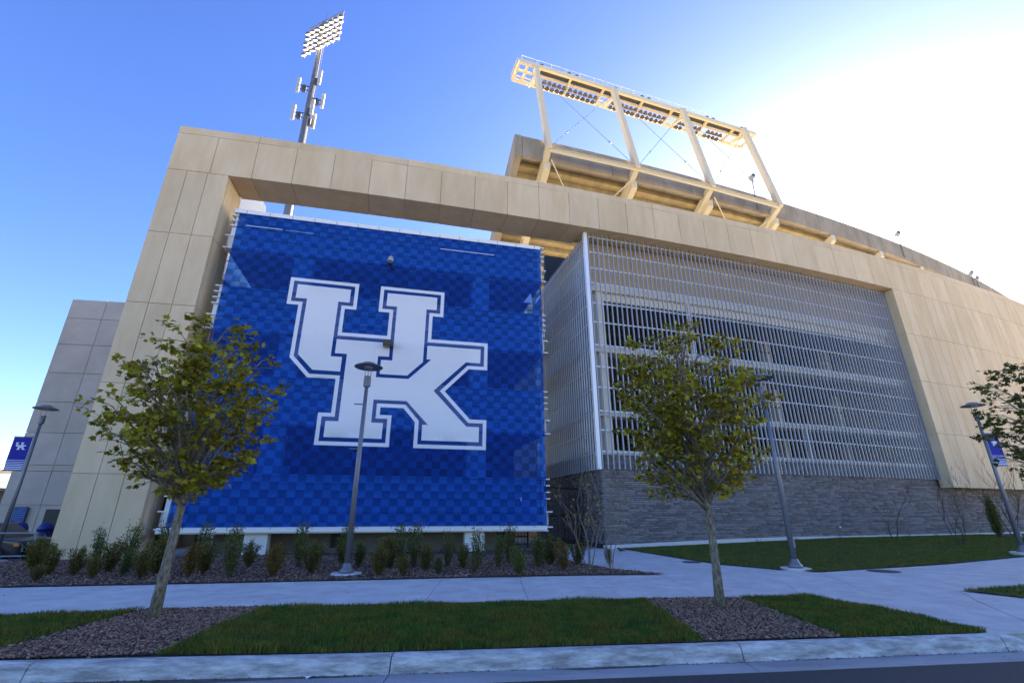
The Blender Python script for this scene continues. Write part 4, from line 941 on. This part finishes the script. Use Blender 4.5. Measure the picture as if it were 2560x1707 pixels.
# nearly bare multi-stemmed bushes
def bare(loc, H, seed, label, nst, m, yel, spread=.35, name='bare_bush', grp=None):
    rr = random.Random(seed); rg = np.random.default_rng(seed); t = thing(name, label, 'bush', loc, 0, grp); st = MB(); LP = []; LD = []
    def grow(p, d, L_, r, lev):
        q = [p]; 
        for k in range(1, 5):
            q.append(p + d * L_ * k / 4 + Vector((rr.uniform(-1, 1), rr.uniform(-1, 1), rr.uniform(0, .6))) * .035 * L_ * k)
        st.tube(q, [r * (1 - .16 * k) for k in range(5)], 6 if lev < 1 else 4, cap=False)
        if lev >= 3:
            for _ in range(yel if rr.random() < .6 else 0): LP.append(tuple(q[rr.randint(2, 4)])); LD.append((rr.uniform(-1, 1), rr.uniform(-1, 1), rr.uniform(-.8, .4)))
            return
        for k in range(rr.randint(3, 4)):
            b0 = q[rr.randint(1, 4)]; a = rr.uniform(0, 6.283); e = Vector((math.cos(a), math.sin(a), rr.uniform(.5, 1.6))).normalized(); grow(b0, (d * .7 + e * .6).normalized(), L_ * rr.uniform(.42, .62), r * .5, lev + 1)
    for i in range(nst):
        a = i * 6.283 / nst + rr.uniform(-.4, .4); d = Vector((math.cos(a) * spread, math.sin(a) * spread, 1)).normalized(); grow(Vector((math.cos(a) * .06, math.sin(a) * .06, -.03)), d, H * rr.uniform(.52, .66), .018 * H / 3, 0)
    st.build('stems', m, t, smooth=True)
    if LP: leaves('foliage', np.array(LP), np.array(LD), .07, SLEAF, SLEAFF, M['yleaf'], t, .5, rg)
    return t
bare((2.05, 13.66, .02), 2.75, 8, 'nearly bare bush with yellow leaves in front of the fence gap', 4, M['greybark'], 2)
bare((2.62, 13.75, .02), 2.2, 9, 'slimmer bare bush nearer the stone wall corner', 3, M['greybark'], 1, .25)
for i, (s_, d_, h, nm) in enumerate(((32.0, -1.4, 2.7, 'left'), (33.6, -3.0, 3.4, 'right'))):
    p = fp(s_, d_); bare((p.x, p.y, zl(p.x, p.y)), h, 14 + i, 'bare dark bush on the lawn by the stone wall, %s of the pair' % nm, 4, M['twig'], 0, .4)
p = fp(41.5, -1.2); bare((p.x, p.y, zl(p.x, p.y)), 4.2, 18, 'bare dark bush against the beige wall at right', 5, M['twig'], 0, .35)
p = fp(40.6, -1.0); t = thing('evergreen_shrub', 'dark evergreen shrub against the stone wall near the right lamp', 'shrub', (p.x, p.y, zl(p.x, p.y)))
sm, lm = shrub_proto(77, .45, 40, 60, .05, M['leafdark'], .6)
for nm, me in (('stems', sm), ('foliage', lm)): o = link(nm, me, t); o.scale = (1.3, 1.3, 2.3)
# weeds along the footing
pw = shrub_proto(88, .9, 14, 10, .06, M['shrubg'], .4)
for i, s_ in enumerate((25.5, 27.6, 30.2, 34.8, 36.9, 39.0)):
    p = fp(s_, -.25); t = thing('weed', 'small green weed at the footing, %s from the stone corner' % NUM[i], 'weed', (p.x, p.y, zl(p.x, p.y)), i, 'weeds along the stone wall footing')
    for nm, me in zip(('stems', 'foliage'), pw): o = link(nm, me, t); o.scale = (.4, .4, .28)

# ------------------------------------------------------------------ left edge: railing, car, bins, sign
rl = thing('ramp_railing', 'grey pipe railing with diagonal brace at the left edge', 'railing', (-14.9, 15.6, -.2))
def rlp(pts, nm, r_=.025): MB().tube(pts, r_, 8).build(nm, M['pipe'], rl, smooth=True)
rlp([(-6.5, -1.0, 1.02), (.25, 0, .98)], 'top_rail'); rlp([(-6.5, -1.0, .28), (.25, 0, .34)], 'bottom_rail')
for x in (-5.8, -4.2, -2.6, -1.1, .2): rlp([(x, x * .15, -.2), (x, x * .15, 1.0)], 'post')
rlp([(-3.4, -.5, -.1), (-1.5, -.22, .98)], 'brace')
car = thing('parked_car', 'dark blue car parked behind the railing at the left edge', 'car', (-19.0, 18.0, -.40), R(6))
prof_ = [(-2.3, .32), (2.2, .32), (2.32, .5), (2.3, .72), (2.15, .88), (1.2, .98), (.55, 1.42), (-1.2, 1.46), (-2.0, 1.05), (-2.3, .98)]
mb = MB(); n = len(prof_); ys = (-.88, -.80, .80, .88)
for y in (-.9, .9): mb.v += [(x, y * (.82 if z > 1.1 else 1), z) for x, z in prof_]
mb.f = [tuple(range(n)), tuple(range(n, 2 * n))[::-1]] + [(i, (i + 1) % n, n + (i + 1) % n, n + i) for i in range(n)]
mb.build('body', M['carpaint'], car, fix=True, bevel=.06)
for sg in (-1, 1):
    mb = MB(); y = sg * .80; mb.add([(1.0, sg * .885, 1.02), (.48, y * .93, 1.38), (-.3, y * .93, 1.40), (-.3, sg * .89, 1.02)], [(0, 1, 2, 3)]); mb.build('side_window', M['carglass'], car)
    mb = MB(); mb.add([(-.4, sg * .89, 1.02), (-.4, y * .93, 1.40), (-1.15, y * .93, 1.40), (-1.7, sg * .88, 1.04)], [(0, 1, 2, 3)]); mb.build('side_window', M['carglass'], car)
    MB().box((2.08, sg * .52 - .2, .68), (2.33, sg * .52 + .2, .82)).build('headlight', M['lampglass'], car, bevel=.03)
    MB().box((1.98, sg * .88 - .03, .70), (2.14, sg * .88 + .03, .80)).build('marker_light', M['amber'], car)
    for x in (1.45, -1.45):
        w_ = MB().tube([(x, sg * .70, .34), (x, sg * .93, .34)], .34, 24).build('wheel', M['rubber'], car)
        rm = MB()
        rm.tube([(x, sg * .90, .34), (x, sg * .935, .34)], .07, 12)
        for k in range(9):
            a = k * 6.283 / 9; rm.bar((x + .05 * math.cos(a), sg * .932, .34 + .05 * math.sin(a)), (x + .22 * math.cos(a), sg * .936, .34 + .22 * math.sin(a)), .035, .02, up=(0, 1, 0))
        rm.build('rim', M['rim'], w_)
MB().box((2.24, -.6, .42), (2.34, .6, .60)).build('grille', M['black'], car, bevel=.02)
MB().add([(1.18, -.74, 1.0), (1.18, .74, 1.0), (.58, .66, 1.40), (.58, -.66, 1.40)], [(0, 1, 2, 3)]).build('windscreen', M['carglass'], car)
for i, (x, y, lab) in enumerate(((-21.9, 22.4, 'blue round-topped bin against the grey wall, left of the sign'), (-20.75, 22.4, 'blue round-topped bin beside the dark doorway'))):
    t = thing('litter_bin', lab, 'bin', (x, y, -.4), 0, 'blue bins by the grey wall')
    MB().lathe([(.26, 0), (.28, .05), (.28, 1.0), (.27, 1.02)], n=20).build('drum', M['blueplastic'], t, smooth=False); MB().lathe([(.29, 1.02), (.285, 1.15), (.22, 1.3), (.1, 1.38), (.01, 1.39)], n=20).build('lid', M['blueplastic'], t, smooth=True)
p = fp(-8.75, 10.38); t = thing('wall_sign', 'blue notice board fixed to the grey wall at left', 'sign', (p.x, p.y, 0), fang(-8))
MB().box((-.02, -.03, .85), (.56, .03, 1.66)).build('board', M['signblue'], t)
for i, (w0, w1) in enumerate(((.2, .6), (.05, .5), (.05, .68), (.05, .62), (.05, .66), (.05, .4), (.25, .55))): MB().box((w0 * .8, -.036, 1.56 - i * .1), (w1 * .8, -.031, 1.59 - i * .1)).build('print_line', M['signline'], t)
bo = thing('ticket_booth', 'low pale booth with white-framed window at the far left edge', 'building', (-29.0, 25.2, -.4))
MB().box((-6, 0, 0), (1.0, 5, 2.9)).build('wall', M['greypanel'], bo); MB().box((-6.3, -.4, 2.9), (1.3, 5.3, 3.05)).build('roof', M['roofmetal'], bo)
MB().box((-2.0, -.06, .95), (.6, .02, 2.15)).build('window_frame', M['white'], bo); MB().box((-1.86, -.075, 1.08), (.46, -.061, 2.0)).build('pane', M['carglass'], bo)
aw = thing('entrance_canopy', 'pale flat canopy far behind the left lamp', 'canopy', (-38, 33, -.4))
MB().box((-8, -2, 4.6), (3, 4, 5.0)).build('roof', M['roofmetal'], aw)
for x in (-6, -2, 2): MB().box((x, -1, 0), (x + .35, -.65, 4.6)).build('post', M['greypanel'], aw)

# ------------------------------------------------------------------ small things on the ground
bd = thing('bird', 'small dark bird standing on the walk by the stone corner', 'bird', (3.93, 18.4, .0), R(200))
mb = MB(); mb.tube([(-.20, 0, .085), (-.10, 0, .10), (-.02, 0, .115), (.05, 0, .13), (.09, 0, .165), (.125, 0, .185), (.15, 0, .182), (.178, 0, .176)], [.006, .02, .045, .048, .034, .028, .018, .003], 10); mb.build('body', M['bird'], bd, smooth=True)
MB().tube([(.0, 0, .095), (.05, 0, .108), (.085, 0, .14)], [.02, .04, .02], 8).build('breast', M['birdred'], bd, smooth=True)
for sy in (-.02, .02): MB().tube([(.01, sy, .09), (.015, sy, 0), (.045, sy, .004)], .004, 5).build('leg', M['twig'], bd)
for i, (x, y, r_, lab) in enumerate(((9.25, 12.9, .33, 'round iron cover at the lawn edge right of the lamp'), (5.3, 15.2, .25, 'small round cover beside the path to the gate'))):
    t = thing('utility_cover', lab, 'cover', (x, y, .0)); MB().lathe([(r_, -.05), (r_, .008), (r_ * .95, .012), (.02, .012)], n=24).build('lid', M['cover'], t)
    MB().lathe([(r_ * 1.08, -.05), (r_ * 1.08, .005), (r_ * 1.01, .006)], n=24).build('rim', M['cover'], t)
rg2 = random.Random(5)
LF_ = [(-9.2, 9.6), (-8.6, 9.75), (-7.4, 9.9), (-8.9, 9.2), (-3.0, 9.5), (-1.0, 11.6), (-4.2, 8.6), (.9, 9.4), (2.6, 10.2), (5.6, 11.4), (9.6, 12.2), (3.4, 10.9), (-.4, 8.9)]
for i, (x, y) in enumerate(LF_):
    t = thing('fallen_leaf', 'small brown fallen leaf on the pale walk, %s from the left' % NUM[sorted(LF_, key=lambda q: q[0] / q[1]).index((x, y))], 'leaf', (x, y, .006), rg2.uniform(0, 6), 'fallen leaves scattered on the walk')
    s_ = .045; MB().add([(a * s_, b_ * s_, .012 * abs(a)) for a, b_ in LEAF] , [tuple(f) for f in LEAFF]).build('blade', M['brown'], t)
t = thing('litter_scrap', 'scrap of white litter in the gutter', 'litter', (-1.95, 5.40, -.146), .4); MB().add([(-.05, -.02, 0), (.0, -.03, .02), (.06, -.01, .005), (.05, .02, .015), (-.01, .03, .0), (-.06, .015, .012)], [(0, 1, 5), (1, 4, 5), (1, 2, 4), (2, 3, 4)]).build('paper', M['white'], t)

for nm, P in (('wet_shade_strip', [(-5.6, 5.12), (-3.4, 5.33), (-1.9, 5.44), (-1.45, 5.47), (-1.6, 5.41), (-2.2, 5.35), (-3.0, 5.24), (-3.6, 5.17), (-4.6, 5.03), (-5.6, 4.94)]), ('wet_shade_strip', [(.45, 5.66), (1.2, 5.75), (1.6, 5.80), (1.5, 5.74), (1.0, 5.68), (.7, 5.64)])):
    sheet(nm, P, -.1435, M['wet_shade'])  # dark wet strips that also paint the shade line at the kerb foot
